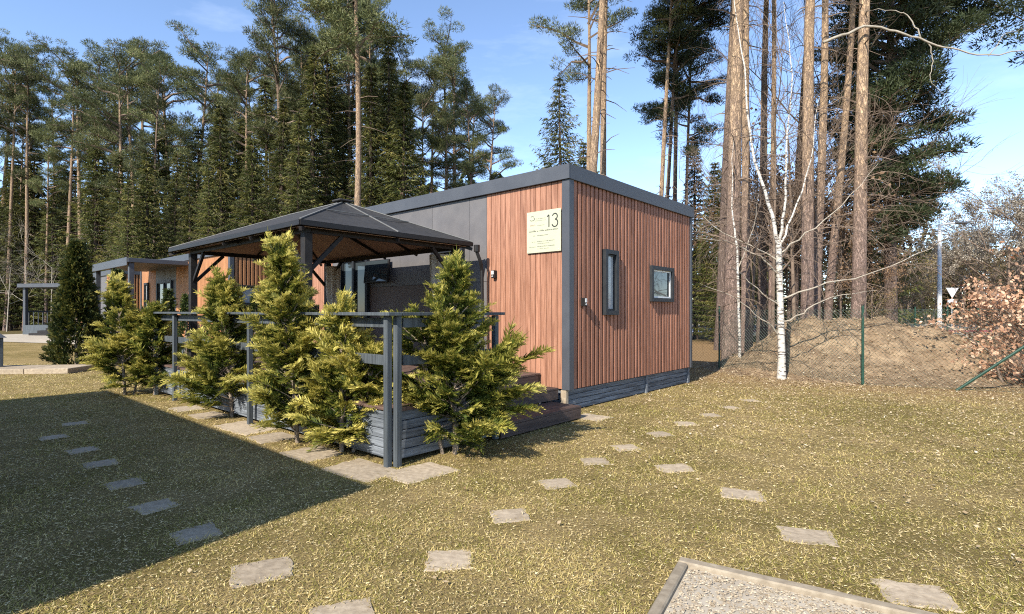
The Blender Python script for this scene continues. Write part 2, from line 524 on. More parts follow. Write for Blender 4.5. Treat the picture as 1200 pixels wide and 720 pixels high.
def blade_mat():
    m, nt, bs, out = new_mat('grass_blade')
    fac, lit, green, straw, pos, sep, mid = ground_colour(nt, True)
    at = N(nt, 'ShaderNodeAttribute', attribute_name='tone')
    f2 = math_n(nt, 'ADD', math_n(nt, 'MULTIPLY', fac, 0.55), math_n(nt, 'MULTIPLY', math_n(nt, 'SUBTRACT', at.outputs['Fac'], 0.26), 1.05))
    c = mixc(nt, maprange(nt, f2, 0, 1), green, straw)
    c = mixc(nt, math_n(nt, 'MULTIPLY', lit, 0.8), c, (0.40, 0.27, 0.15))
    nt.links.new(c, bs.inputs['Base Color'])
    bs.inputs['Roughness'].default_value = 0.7
    bs.inputs['Specular IOR Level'].default_value = 0.2
    tr = nt.nodes.new('ShaderNodeBsdfTranslucent')
    nt.links.new(c, tr.inputs['Color'])
    mx = N(nt, 'ShaderNodeMixShader', Fac=0.3)
    nt.links.new(bs.outputs['BSDF'], mx.inputs[1])
    nt.links.new(tr.outputs['BSDF'], mx.inputs[2])
    nt.links.new(mx.outputs[0], out.inputs['Surface'])
    return m
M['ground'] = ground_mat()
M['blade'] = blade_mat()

g = MB()
g.add([(-900, -300, 0), (900, -300, 0), (900, 1500, 0), (-900, 1500, 0)], [(0, 1, 2, 3)])
tag(g.build('ground', M['ground']), 'patchy lawn of straw and green running into the forest floor', 'ground', kind='structure')

def ribbon(name, pts, z, mat, label, cat):
    m = MB()
    m.add([(x, y, z) for x, y in pts], [tuple(range(len(pts)))])
    return tag(m.build(name, mat), label, cat, kind='structure')
ribbon('verge', [(14, 33), (80, 29), (80, 36.6), (14, 40)], 0.004, M['verge'], 'pale dry verge before the red cycle path', 'verge')
ribbon('cycle_path', [(14, 40), (80, 36.6), (80, 41.5), (14, 44)], 0.008, M['red_path'], 'red surfaced cycle path beside the street', 'path')
ribbon('road', [(14, 45.5), (90, 43), (90, 56), (14, 58)], 0.008, M['asphalt'], 'grey asphalt street behind the red path', 'road')
k = MB()
k.beam((14, 44.8, 0.05), (90, 42.2, 0.05), 0.2, 0.14)
tag(k.build('kerb', M['kerb']), 'pale stone kerb between cycle path and street', 'kerb', kind='structure')
ribbon('far_verge', [(14, 58.5), (90, 56.5), (90, 64), (14, 66)], 0.006, M['verge'], 'pale verge on the far side of the street', 'verge')
ribbon('clearing_path', [(9, 47), (30, 47), (30, 50), (9, 50)], 0.006, M['verge'], 'pale sandy path through the clearing behind the cabin', 'path')

# paving and lawns at the far cabins
pv = MB()
pv.add([(-34, 30, 0.02), (-19, 24.2, 0.02), (-17.5, 27.5, 0.02), (-32, 36, 0.02)], [(0, 1, 2, 3)])
tag(pv.build('paved_path', M['paving']), 'beige paved path in front of the far terrace', 'path', kind='structure')

# ------------------------------------------------------------------ stepping stones
stone_rects = []            # (x, y, rot, hw, hh) so that no grass grows through them
def slab(name, x, y, w, d, rz, label, cat, group=None, h=0.006, mat='concrete', seed=0):
    rnd = random.Random(seed)
    m = MB()
    n = 5
    ring = []
    for i in range(4):
        a = ((-1, -1), (1, -1), (1, 1), (-1, 1))[i]
        b = ((-1, -1), (1, -1), (1, 1), (-1, 1))[(i + 1) % 4]
        for j in range(n):
            t = j / n
            px = (a[0] + (b[0] - a[0]) * t) * w / 2 * (1 + rnd.uniform(-0.10, 0.05))
            py = (a[1] + (b[1] - a[1]) * t) * d / 2 * (1 + rnd.uniform(-0.10, 0.05))
            ring.append((px, py))
    k = len(ring)
    vs = [(p[0], p[1], -0.03) for p in ring] + [(p[0], p[1], h - 0.006) for p in ring] + \
         [(p[0] * 0.965, p[1] * 0.965, h + rnd.uniform(-0.002, 0.002)) for p in ring] + [(0, 0, h + 0.001)]
    fs = []
    for i in range(k):
        j = (i + 1) % k
        fs += [(i, j, k + j, k + i), (k + i, k + j, 2 * k + j, 2 * k + i), (2 * k + i, 2 * k + j, 3 * k)]
    m.add(vs, fs)
    o = m.build(name, M[mat])
    o.location = (x, y, 0)
    o.rotation_euler = (rnd.uniform(-0.012, 0.012), rnd.uniform(-0.012, 0.012), rz)
    stone_rects.append((x, y, rz, w / 2, d / 2))
    return tag(o, label, cat, group)

L_ROW = [(-5.82, 7.23), (-5.45, 6.45), (-4.63, 5.85), (-4.04, 5.33), (-3.36, 4.72), (-2.74, 4.17), (-2.13, 3.66)]
for i, (x, y) in enumerate(L_ROW):
    slab('stepping_stone', x, y, 0.27, 0.27, ANG + R(90) + (i % 3 - 1) * 0.08, 'grey stepping stone lying in the shaded part of the lawn',
         'stepping stone', 'stepping stones in the shade', seed=i)
slab('stepping_stone', -1.44, 3.13, 0.33, 0.30, 0.5, 'sunlit stepping stone just outside the edge of the broad shadow', 'stepping stone', seed=11)
slab('stepping_stone', -0.83, 2.66, 0.33, 0.30, 0.4, 'stepping stone between the shade row and the row along the cabin', 'stepping stone', seed=12)
M_ROW = [(-0.38, 3.27), (-0.02, 3.98), (0.39, 4.72), (0.83, 5.42), (1.25, 5.96), (1.8, 6.62), (2.31, 7.23), (2.85, 7.82), (3.4, 8.44), (4.0, 9.1)]
for i, (x, y) in enumerate(M_ROW):
    slab('stepping_stone', x, y, 0.28, 0.26, R(12) + (i % 3 - 1) * 0.1, 'pale stepping stone in the sunlit row leading past the cabin side wall',
         'stepping stone', 'stepping stones past the cabin', seed=20 + i)
for i, ((x, y), r) in enumerate(zip([(1.55, 5.18), (1.88, 4.44), (1.97, 3.61), (2.13, 2.87)], (0.15, -0.35, -0.25, -0.3))):
    slab('stepping_stone', x, y, 0.34, 0.27, r, 'pale stepping stone in the row branching towards the gravel bed',
         'stepping stone', 'stepping stones towards the gravel bed', seed=40 + i)
slab('paving_slab', 1.13, 7.66, 0.46, 0.40, ANG, 'pale paving slab lying at the foot of the cabin steps', 'paving slab', seed=50)
DS = [(-5.0, 8.35, .5, .4), (-4.39, 7.82, .55, .42), (-3.45, 7.0, .95, .46), (-2.85, 6.45, .5, .46), (-2.1, 5.72, .6, .45), (-1.42, 5.12, .72, .46), (-0.86, 5.05, .44, .60)]
for i, (x, y, w_, d_) in enumerate(DS):
    slab('paving_slab', x, y, w_, d_, ANG + (i % 3 - 1) * 0.05, 'worn paving slab laid along the foot of the wooden deck', 'paving slab',
         'paving slabs along the deck', seed=60 + i)

# ------------------------------------------------------------------ cabin builder
def board_mesh(wd, h, th, mat, cache={}):
    key = (round(wd, 4), round(h, 3), th, mat)
    if key not in cache:
        m = MB()
        b = min(0.006, wd * 0.2)
        # chamfered front edges: x across, y depth (front at -th), z up
        prof = [(-wd / 2, 0), (-wd / 2, -th + b), (-wd / 2 + b, -th), (wd / 2 - b, -th), (wd / 2, -th + b), (wd / 2, 0)]
        n = len(prof)
        vs = [(x, y, 0) for x, y in prof] + [(x, y, h) for x, y in prof]
        fs = [(i, i + n, (i + 1) % n + n, (i + 1) % n)[::-1] for i in range(n)]
        fs += [tuple(range(n))[::-1], tuple(range(n, 2 * n))]
        m.add(vs, [f[::-1] for f in fs])
        cache[key] = m.mesh('board', M[mat])
    return cache[key]

def clad(wall, side, a0, a1, z0, z1, pitch, gap, th, mat, holes, plane):
    """boards on the front wall (side='front', along x) or the end wall (side='end', along y)"""
    n = max(1, round((a1 - a0) / pitch))
    p = (a1 - a0) / n
    wd = p - gap
    for i in range(n):
        c = a0 + (i + 0.5) * p
        spans = [(z0, z1)]
        for (h0, h1, hz0, hz1) in holes:
            if c + wd / 2 > h0 and c - wd / 2 < h1:
                spans = [(s0, min(s1, hz0)) for s0, s1 in spans if s0 < hz0] + [(max(s0, hz1), s1) for s0, s1 in spans if s1 > hz1]
        for s0, s1 in spans:
            if s1 - s0 < 0.02:
                continue
            me = board_mesh(wd, s1 - s0, th, mat)
            if side == 'front':
                link('board', me, wall, (c, plane, s0))
            else:
                link('board', me, wall, (plane, c, s0), (0, 0, R(90)))

def window(root, side, a0, a1, z0, z1, plane, glass_m='glass', fw=0.07, proud=0.07, door=False, mull=None):
    name = 'door' if door else 'window'
    fr = MB()
    def bx(u0, u1, d0, d1, w0, w1, mb):
        if side == 'front':
            mb.box(u0, u1, plane - d1, plane - d0, w0, w1)
        else:
            mb.box(plane + d0, plane + d1, u0, u1, w0, w1)
    bx(a0, a0 + fw, -0.05, proud, z0, z1, fr)
    bx(a1 - fw, a1, -0.05, proud, z0, z1, fr)
    bx(a0 + fw, a1 - fw, -0.05, proud - 0.003, z0, z0 + fw, fr)
    bx(a0 + fw, a1 - fw, -0.05, proud - 0.003, z1 - fw, z1, fr)
    if mull:
        bx(mull - fw / 2, mull + fw / 2, -0.05, proud - 0.006, z0 + fw, z1 - fw, fr)
    w = fr.build(name, M['frame'], root)
    gl = MB()
    bx(a0 + fw * 0.9, a1 - fw * 0.9, -0.03, 0.012, z0 + fw * 0.9, z1 - fw * 0.9, gl)
    gl.build('pane', M[glass_m], w)
    sa = MB()
    s = fw
    for u0, u1, w0, w1 in ((a0 + s, a0 + s + 0.03, z0 + s, z1 - s), (a1 - s - 0.03, a1 - s, z0 + s, z1 - s),
                           (a0 + s + 0.03, a1 - s - 0.03, z0 + s, z0 + s + 0.03), (a0 + s + 0.03, a1 - s - 0.03, z1 - s - 0.03, z1 - s)):
        bx(u0, u1, 0.0, 0.03, w0, w1, sa)
    sa.build('sash', M['white'] if glass_m == 'glass' and not door else M['frame'], w)
    if door:
        h = MB()
        c = a0 + fw + 0.05
        bx(c - 0.012, c + 0.012, 0.012, 0.06, 1.5, 1.62, h)
        h.build('handle', M['galv'], w)
    return w

def cabin(label, ox, oy, LEN, WID, H, layout, front_open, end_open, mats, skirt=True, z_floor=0.34, group=None):
    root = thing('cabin', label, 'cabin', W(ox, oy), (0, 0, ANG), group)
    zt = H - 0.22
    c = MB()
    c.box(-LEN + 0.03, -0.03, 0.03, WID - 0.03, z_floor + 0.01, zt + 0.05)
    wall = c.build('wall', M['core'], root)
    holes_f = [(a0 + 0.02, a1 - 0.02, z0 + 0.02, z1 - 0.02) for (a0, a1, z0, z1, *_r) in front_open]
    holes_e = [(a0 + 0.02, a1 - 0.02, z0 + 0.02, z1 - 0.02) for (a0, a1, z0, z1, *_r) in end_open]
    for kind, x0, x1 in layout:
        if kind == 'wood':
            clad(wall, 'front', x0, x1, z_floor, zt, 0.105, 0.007, 0.028, mats[0], holes_f, 0.03)
        else:
            n = max(1, round((x1 - x0) / 0.95)); p = (x1 - x0) / n
            for i in range(n):
                for z0, z1 in ((z_floor, 2.0), (2.0, zt)):
                    a, b = x0 + i * p + 0.003, x0 + (i + 1) * p - 0.003
                    hs = [h for h in holes_f if h[0] < b and h[1] > a and h[2] < z1 and h[3] > z0]
                    rects = [(a, b, z0 + 0.003, z1 - 0.003)]
                    for h in hs:
                        nr = []
                        for (ra, rb, rz0, rz1) in rects:
                            if h[0] >= rb or h[1] <= ra or h[2] >= rz1 or h[3] <= rz0:
                                nr.append((ra, rb, rz0, rz1)); continue
                            if ra < h[0]: nr.append((ra, h[0], rz0, rz1))
                            if rb > h[1]: nr.append((h[1], rb, rz0, rz1))
                            m0, m1 = max(ra, h[0]), min(rb, h[1])
                            if rz0 < h[2]: nr.append((m0, m1, rz0, h[2]))
                            if rz1 > h[3]: nr.append((m0, m1, h[3], rz1))
                        rects = nr
                    if rects:
                        m = MB()
                        for (ra, rb, rz0, rz1) in rects:
                            m.box(ra, rb, 0.008, 0.032, rz0, rz1)
                        m.build('panel', M['shade_tinted_panel' if z0 < 1 and x1 <= -2.05 and mats[0] == 'board' else kind], wall)  # lower panels under the gazebo take the colour with painted-in shade
    clad(wall, 'end', 0.11, WID - 0.09, z_floor, zt, 0.118, 0.040, 0.046, mats[1], holes_e, -0.03)
    # corner trims
    t = MB(); t.box(-0.10, 0.036, -0.022, 0.10, z_floor - 0.01, zt + 0.002); t.build('corner_trim', M['anthracite'], root, bevel=0.004)
    t = MB(); t.box(-0.06, 0.028, WID - 0.08, WID + 0.01, z_floor - 0.01, zt + 0.002); t.build('corner_trim', M['anthracite'], root, bevel=0.004)
    t = MB(); t.box(-LEN - 0.01, -LEN + 0.08, -0.018, 0.08, z_floor - 0.01, zt + 0.002); t.build('corner_trim', M['anthracite'], root, bevel=0.004)
    # far end and back walls in plain grey
    t = MB(); t.box(-LEN + 0.002, -LEN + 0.03, 0.083, WID - 0.03, z_floor, zt); t.build('end_wall', M['panel'], root)
    t = MB(); t.box(-LEN + 0.03, -0.063, WID - 0.03, WID, z_floor, zt); t.build('back_wall', M['panel'], root)
    # roof and its fascia
    r = MB(); r.box(-LEN, 0, 0, WID, zt + 0.02, H - 0.04); rf = r.build('roof', M['steel'], root)
    p = 0.055
    for nm, b in (('fascia', (-LEN - p, p, -p, -p + 0.04)), ('fascia', (-LEN - p, p, WID + p - 0.04, WID + p)),
                  ('fascia', (p - 0.04, p - 0.001, -p + 0.04, WID + p - 0.04)), ('fascia', (-LEN - p + 0.001, -LEN - p + 0.04, -p + 0.04, WID + p - 0.04))):
        f = MB(); f.box(b[0], b[1], b[2], b[3], zt, H); f.build(nm, M['anthracite'], rf, bevel=0.004)
    so = MB(); so.box(-LEN - p + 0.03, p - 0.03, -p + 0.03, WID + p - 0.03, zt + 0.004, zt + 0.03); so.build('soffit', M['steel'], rf)
    # skirt of horizontal planks
    if skirt:
        sk = MB(); sk.box(-LEN + 0.1, -0.09, 0.09, WID - 0.09, 0.0, z_floor + 0.012)
        s = sk.build('skirt', M['core'], root)
        zz = (z_floor - 0.025) / 4
        for i in range(4):
            for y0, y1 in ((0.06, 2.50), (2.58, WID - 0.09)):
                m = MB(); m.box(-0.09 + 0.003 * (i % 2), -0.045 - 0.006 * (3 - i), y0, y1, 0.012 + i * zz, 0.012 + (i + 1) * zz - 0.007)
                m.build('plank', M['skirt_y'], s, bevel=0.004)
            m = MB(); m.box(-LEN + 0.12, -0.14, 0.045 + 0.004 * i, 0.09, 0.012 + i * zz, 0.012 + (i + 1) * zz - 0.007)
            m.build('plank', M['skirt'], s, bevel=0.004)
        for y in (2.54, WID - 0.05):
            m = MB(); m.box(-0.10, -0.022, y - 0.038, y + 0.038, -0.02, z_floor - 0.012); m.build('skirt_post', M['skirt'], s, bevel=0.004)
        m = MB(); m.box(-0.13, -0.03, -0.015, 0.055, -0.02, z_floor - 0.012); m.build('footing', M['concrete'], s, bevel=0.008)
    for spec in front_open:
        window(root, 'front', *spec[:4], 0.0, **spec[4])
    for spec in end_open:
        window(root, 'end', *spec[:4], 0.0, **spec[4])
    return root

H1 = 3.67
WID = 4.44
cab1 = cabin('cabin with reddish larch cladding, grey fascia and the 13 sign on its front', 0, 0, 8.05, WID, H1,
      [('wood', -1.67, -0.10), ('panel', -2.08, -1.67), ('panel', -3.06, -2.08), ('panel', -5.0, -3.06), ('panel', -6.5, -5.0), ('wood', -7.97, -6.5)],
      [(-3.02, -2.2, 0.56, 2.62, dict(door=True)), (-6.1, -5.05, 0.56, 2.65, dict(door=True, mull=-5.58))],
      [(0.95, 1.36, 1.44, 2.50, dict(glass_m='blind')), (2.55, 3.48, 1.68, 2.34, dict())], ('board', 'batten'))
cab2 = cabin('cabin with bright orange larch cladding seen beyond the gazebo', -12.1, 0, 8.6, WID, H1 - 0.25,
      [('wood', -4.6, -0.10), ('panel', -6.8, -4.6), ('wood', -8.5, -6.8)],
      [(-1.2, -0.45, 1.7, 2.3, dict(glass_m='blind', fw=0.05)), (-6.5, -4.9, 0.5, 2.6, dict(door=True, mull=-5.7)), (-8.0, -7.55, 1.5, 2.6, dict(glass_m='blind'))],
      [(0.25, 1.0, 1.68, 2.28, dict(glass_m='blind', fw=0.05))], ('orange_board', 'orange_board'))
cab3 = cabin('cabin farthest along the row, behind the tall conical thuja', -24.2, 0, 8.0, WID, H1 - 0.3,
      [('wood', -1.7, -0.10), ('panel', -6.4, -1.7), ('wood', -7.9, -6.4)],
      [(-5.0, -3.4, 0.5, 2.6, dict(door=True, mull=-4.2))], [], ('orange_board', 'orange_board'))
# the neighbouring cabin whose shadow lies across the lawn; its corner is just left of the view
Cw = Vector((-3.90, 0.40, 0))
A0 = Cw - EY * (WID + 0.055)
lx, ly = to_local(A0)
cab0 = cabin('neighbouring cabin beside the shaded lawn, throwing the broad shadow', lx, ly, 8.45, WID, H1,
      [('wood', -1.67, -0.10), ('panel', -6.5, -1.67), ('wood', -8.4, -6.5)], [], [], ('board', 'batten'))

# flat awning on posts in front of the second and third cabins
def awning(ox, oy, x0, x1, y0, z, label):
    r = thing('awning', label, 'awning', W(ox, oy), (0, 0, ANG))
    m = MB(); m.box(x0, x1, y0, -0.07, z, z + 0.14); m.build('roof', M['anthracite'], r, bevel=0.01)
    m = MB(); m.box(x0 + 0.05, x1 - 0.05, y0 - 0.03, y0 - 0.002, z - 0.10, z + 0.16); m.build('gutter', M['anthracite'], r, bevel=0.01)
    for x in (x0 + 0.15, (x0 + x1) / 2, x1 - 0.15):
        m = MB(); m.box(x - 0.07, x + 0.07, y0 + 0.05, y0 + 0.19, 0, z - 0.002); m.build('post', M['anthracite'], r, bevel=0.006)
    return r
awning(-12.1, 0, -7.6, -3.2, -1.75, 3.02, 'flat grey awning along the front of the orange cabin')

# ------------------------------------------------------------------ sign and wall boxes on the cabin
sx0, sx1, sz0, sz1 = -0.765, -0.11, 2.40, 3.04
sg = thing('sign', 'square cream information sign with a large number 13', 'sign', W(sx0, -0.004, sz0), (0, 0, ANG))
sw, sh = sx1 - sx0, sz1 - sz0
m = MB(); m.box(0, sw, -0.028, -0.016, 0, sh); m.build('plate', M['sign'], sg, bevel=0.003)
m = MB(); m.box(0.015, sw - 0.015, -0.0155, 0.0, 0.015, sh - 0.015); m.build('backing', M['kerb'], sg)
def stroke(mb, pts, w):
    for p, q in zip(pts[:-1], pts[1:]):
        mb.beam((p[0], -0.0288, p[1]), (q[0], -0.0288, q[1]), 0.0015, w, up=(0, 0, 1) if abs(q[0] - p[0]) > abs(q[1] - p[1]) else (1, 0, 0))
def arc(cx, cz, rx, rz, a0, a1, n=14):
    return [(cx + rx * math.cos(R(a0 + (a1 - a0) * i / n)), cz + rz * math.sin(R(a0 + (a1 - a0) * i / n))) for i in range(n + 1)]
m = MB()
stroke(m, [(0.398, 0.535), (0.434, 0.560), (0.434, 0.375)], 0.019)
m.build('numeral', M['ink'], sg)
m = MB()
stroke(m, arc(0.545, 0.525, 0.046, 0.044, 165, -85), 0.019)
stroke(m, arc(0.545, 0.428, 0.054, 0.056, 88, -165), 0.019)
m.build('numeral', M['ink'], sg)
m = MB()
stroke(m, arc(0.112, 0.545, 0.030, 0.028, 170, 20), 0.006); stroke(m, [(0.06, 0.518), (0.082, 0.503), (0.14, 0.503), (0.165, 0.528)], 0.008)
stroke(m, [(0.165, 0.528), (0.135, 0.548)], 0.006)
m.build('emblem', M['ink'], sg)
m = MB()
for i in range(3):
    stroke(m, arc(0.085 + i * 0.035, 0.418, 0.013, 0.02, 0, 180, 6), 0.005)
m.build('emblem', M['red_ink'], sg)
def fine_print(x0, x1, z, h, mat, seed):
    rr = random.Random(seed)
    mb = MB(); x = x0
    while x < x1:
        wl = rr.uniform(0.018, 0.05)
        e = min(x1, x + wl)
        u = x
        while u < e:
            k_ = rr.uniform(0.35, 1)
            mb.box(u, u + h * 0.28, -0.0292, -0.0280, z, z + h * (0.65 + 0.35 * (k_ > 0.8)))
            if k_ > 0.5:
                mb.box(u + h * 0.28, u + h * 0.62, -0.0291, -0.0280, z + h * 0.2 * k_, z + h * 0.2 * k_ + h * 0.25)
            u += h * 0.75
        x = e + h * 0.7
    mb.build('printed_line', M[mat], sg)
fine_print(0.19, 0.37, 0.518, 0.012, 'faint_ink', 1)
fine_print(0.17, 0.37, 0.490, 0.010, 'faint_ink', 2)
fine_print(0.20, 0.35, 0.415, 0.010, 'faint_ink', 3)
fine_print(0.05, 0.60, 0.325, 0.026, 'ink', 4)
fine_print(0.13, 0.17, 0.258, 0.014, 'faint_ink', 5)
fine_print(0.21, 0.42, 0.258, 0.014, 'ink', 6)
fine_print(0.10, 0.17, 0.165, 0.013, 'faint_ink', 7)
fine_print(0.21, 0.54, 0.168, 0.013, 'ink', 8)
fine_print(0.21, 0.44, 0.135, 0.012, 'faint_ink', 9)
fine_print(0.05, 0.17, 0.088, 0.013, 'faint_ink', 10)
fine_print(0.21, 0.55, 0.090, 0.013, 'ink', 11)
fine_print(0.21, 0.44, 0.055, 0.012, 'faint_ink', 12)
for x, z in ((0.025, 0.025), (sw - 0.04, 0.03), (0.025, sh - 0.03), (sw - 0.03, sh - 0.03)):
    m = MB(); m.tube([(x, -0.0275, z), (x, -0.032, z)], 0.008, 8); m.build('screw', M['galv'], sg)

def wall_box(loc, rz, label):
    r = thing('key_box', label, 'key box', loc, (0, 0, rz))
    m = MB(); m.box(-0.035, 0.035, -0.075, 0, -0.065, 0.065); m.build('housing', M['black'], r, bevel=0.008)
    m = MB(); m.box(-0.025, 0.025, -0.082, -0.0755, -0.005, 0.055); m.build('cover', M['white'], r, bevel=0.002)
    m = MB(); m.tube([(0, -0.078, -0.035), (0, -0.088, -0.035)], 0.013, 10); m.build('lens', M['galv'], r)
    return r
wall_box(W(-1.46, 0.001, 2.11), ANG, 'small black and white box screwed to the front boards by the sign')
wall_box(W(0.013, 0.34, 1.64), ANG + R(90), 'small black and white box on the battened end wall')

# ------------------------------------------------------------------ deck with railing and steps
DZ = 0.55
DX0, DX1, DY = -6.6, 0.34, -3.39
dk = thing('deck', 'dark plank deck with grey handrail and broad steps in front of the cabin', 'deck', W(DX1, DY), (0, 0, ANG))
OFF = (DX1, DY, 0)
def dpart(name, boxes, mat, parent=None, bevel=0.0):
    m = MB()
    for b in boxes:
        m.box(*b)
    return m.build(name, M[mat], parent or dk, off=OFF, bevel=bevel)
fl = dpart('platform', [(DX0 + 0.05, DX1 - 0.09, DY + 0.07, -1.98, 0.06, DZ - 0.031), (DX0 + 0.05, -0.56, -1.98, -0.06, 0.06, DZ - 0.031)], 'core')
n = 23
pw = (abs(DY) - 0.02) / n
for i in range(n):
    y0 = DY + i * pw
    x1 = DX1 if y0 + pw < -1.92 else -0.5
    dpart('plank', [(DX0, x1, y0 + 0.003, y0 + pw - 0.003, DZ - 0.03, DZ)], 'deck', fl, bevel=0.003)
for i in range(5):
    z0 = 0.05 + i * 0.094
    dpart('skirt_plank', [(DX0, DX1 - 0.02, DY + 0.02 + 0.002 * i, DY + 0.055, z0, z0 + 0.088)], 'skirt', fl, bevel=0.004)
    dpart('skirt_plank', [(DX1 - 0.055, DX1 - 0.018 - 0.002 * i, DY + 0.058, -1.95, z0, z0 + 0.088)], 'skirt_y', fl, bevel=0.004)
    dpart('skirt_plank', [(-0.5, DX1 - 0.058, -1.975, -1.945 + 0.001 * i, z0, z0 + 0.088)], 'skirt', fl, bevel=0.004)
dpart('fascia', [(-0.53, -0.503, -1.93, -0.07, 0.38, DZ - 0.032)], 'step', fl, bevel=0.003)
# steps
for nm, xa, xb, zt_, ya, yb in (('step', -0.5, -0.12, 0.365, -1.92, -0.08), ('step', -0.12, 0.41, 0.185, -1.92, -0.27)):
    st = dpart(nm, [(xb - 0.035, xb - 0.004, ya, yb, zt_ - 0.165, zt_ - 0.034), (xa, xb - 0.035, yb - 0.03, yb - 0.002, zt_ - 0.165, zt_ - 0.034), (xa, xb - 0.035, ya + 0.002, ya + 0.03, zt_ - 0.165, zt_ - 0.034)], 'step')
    k_ = 3
    for j in range(k_):
        a = xa + 0.003 + (xb - xa) * j / k_
        b = xa + (xb - xa) * (j + 1) / k_ - 0.003
        dpart('tread', [(a, b, ya - 0.01, yb + 0.01, zt_ - 0.032, zt_)], 'step', st, bevel=0.004)
# railing
for x, y in ((0.31, -3.44), (0.376, -3.374), (-2.70, -3.45), (-5.58, -3.45), (-6.55, -3.45), (0.385, -2.0)):
    dpart('post', [(x - 0.031, x + 0.031, y - 0.031, y + 0.031, 0.0 if y < -3 else 0.03, 1.455)], 'grey_paint', bevel=0.006)
dpart('handrail', [(DX0 - 0.05, 0.45, -3.53, -3.37, 1.457, 1.49)], 'grey_paint', bevel=0.004)
dpart('handrail', [(0.30, 0.45, -3.367, -1.90, 1.457, 1.489)], 'grey_paint', bevel=0.004)
for z0, z1 in ((1.34, 1.435), (0.97, 1.07)):
    dpart('rail', [(DX0, 0.24, -3.41, -3.385, z0, z1)], 'grey_paint', bevel=0.003)
    dpart('rail', [(0.345, 0.37, -3.30, -2.045, z0, z1)], 'grey_paint', bevel=0.003)

# ------------------------------------------------------------------ gazebo
gz = thing('gazebo', 'charcoal hip-roofed gazebo on four steel posts over the deck', 'gazebo', W(-3.8, -1.8, DZ), (0, 0, ANG))
GO = (-3.8, -1.8, DZ)
GX0, GX1, GY0, GY1, GE = -6.35, -1.65, -3.3, -0.35, 2.60
RX0, RX1, RY, RZ = -4.9, -3.1, -1.82, 3.22
PX = (-5.8, -1.87); PY = (-3.1, -0.52)
for x in PX:
    for y in PY:
        m = MB(); m.box(x - 0.055, x + 0.055, y - 0.055, y + 0.055, DZ, 2.50); po = m.build('post', M['steel'], gz, off=GO, bevel=0.006)
        m = MB(); m.box(x - 0.1, x + 0.1, y - 0.1, y + 0.1, DZ + 0.001, DZ + 0.02); m.build('foot_plate', M['steel'], po, off=GO)
        sx = 1 if x < -4 else -1; sy = 1 if y < -2 else -1
        m = MB(); m.beam((x, y, 1.98), (x + sx * 0.50, y, 2.50), 0.045, 0.05); m.build('brace', M['steel'], po, off=GO)
        m = MB(); m.beam((x, y, 1.98), (x, y + sy * 0.50, 2.50), 0.045, 0.05); m.build('brace', M['steel'], po, off=GO)
for a, b in (((PX[0] - .06, PY[0]), (PX[1] + .06, PY[0])), ((PX[0] - .06, PY[1]), (PX[1] + .06, PY[1])), ((PX[0], PY[0] + .05), (PX[0], PY[1] - .05)), ((PX[1], PY[0] + .05), (PX[1], PY[1] - .05))):
    m = MB(); m.beam((*a, 2.535), (*b, 2.535), 0.05, 0.07); m.build('beam', M['steel'], gz, off=GO)
E4 = [Vector((GX1, GY0, GE)), Vector((GX1, GY1, GE)), Vector((GX0, GY1, GE)), Vector((GX0, GY0, GE))]
R0, R1 = Vector((RX0, RY, RZ)), Vector((RX1, RY, RZ))
def roof_shell(dz, shrink, th, mat, name):
    m = MB()
    c = Vector((-4, RY, 0))
    def s(p, k=1.0):
        q = Vector(p); q.x = c.x + (q.x - c.x) * shrink; q.y = c.y + (q.y - c.y) * shrink; q.z += dz; return q
    # fabric sags slightly between hip and eave: insert a mid row
    def quad(a, b, c_, d, nn=6):
        rows = []
        for i in range(nn + 1):
            t = i / nn
            row = []
            for j in range(nn + 1):
                u = j / nn
                p = (a.lerp(b, u)).lerp(d.lerp(c_, u), t)
                p = p + Vector((0, 0, -0.035 * math.sin(math.pi * t) * abs(math.sin(2 * math.pi * u))))
                row.append(p)
            rows.append(row)
        b0 = len(m.v)
        for row in rows:
            for p in row:
                m.v.append(tuple(p))
        w_ = nn + 1
        for i in range(nn):
            for j in range(nn):
                m.f.append((b0 + i * w_ + j, b0 + i * w_ + j + 1, b0 + (i + 1) * w_ + j + 1, b0 + (i + 1) * w_ + j)); m.t.append(.5)
    e = [s(p) for p in E4]; r0, r1 = s(R0), s(R1)
    quad(e[0], e[1], r1, r1); quad(e[1], e[2], r0, r1); quad(e[2], e[3], r0, r0); quad(e[3], e[0], r1, r0)
    o = m.build(name, M[mat], gz, off=GO, smooth=False)
    md = o.modifiers.new('thickness', 'SOLIDIFY'); md.thickness = th; md.offset = 0
    return o
rs = roof_shell(0.02, 1.0, 0.012, 'canopy', 'canopy')
roof_shell(-0.05, 0.975, 0.006, 'lining', 'lining')
for i in range(4):
    a, b = E4[i], E4[(i + 1) % 4]
    m = MB(); m.beam(a + Vector((0, 0, -0.012)), b + Vector((0, 0, -0.012)), 0.035, 0.06); m.build('eave_trim', M['black'], rs, off=GO)
def seam_line(p, q, w_=0.022):
    m = MB(); m.beam(Vector(p) + Vector((0, 0, 0.034)), Vector(q) + Vector((0, 0, 0.034)), w_, 0.012); m.build('seam', M['seam'], rs, off=GO)
for i, rr_ in enumerate((R1, R1, R0, R0)):
    seam_line(E4[i], rr_)
    m = MB(); m.beam(E4[i] + Vector((0, 0, -0.09)), rr_ + Vector((0, 0, -0.09)), 0.035, 0.05); m.build('rafter', M['steel'], gz, off=GO)
midr = (E4[0] + E4[1]) / 2
seam_line(midr, R1)
seam_line((E4[0] * 0.5 + R1 * 0.5), (E4[1] * 0.5 + R1 * 0.5))
seam_line(R0, R1)
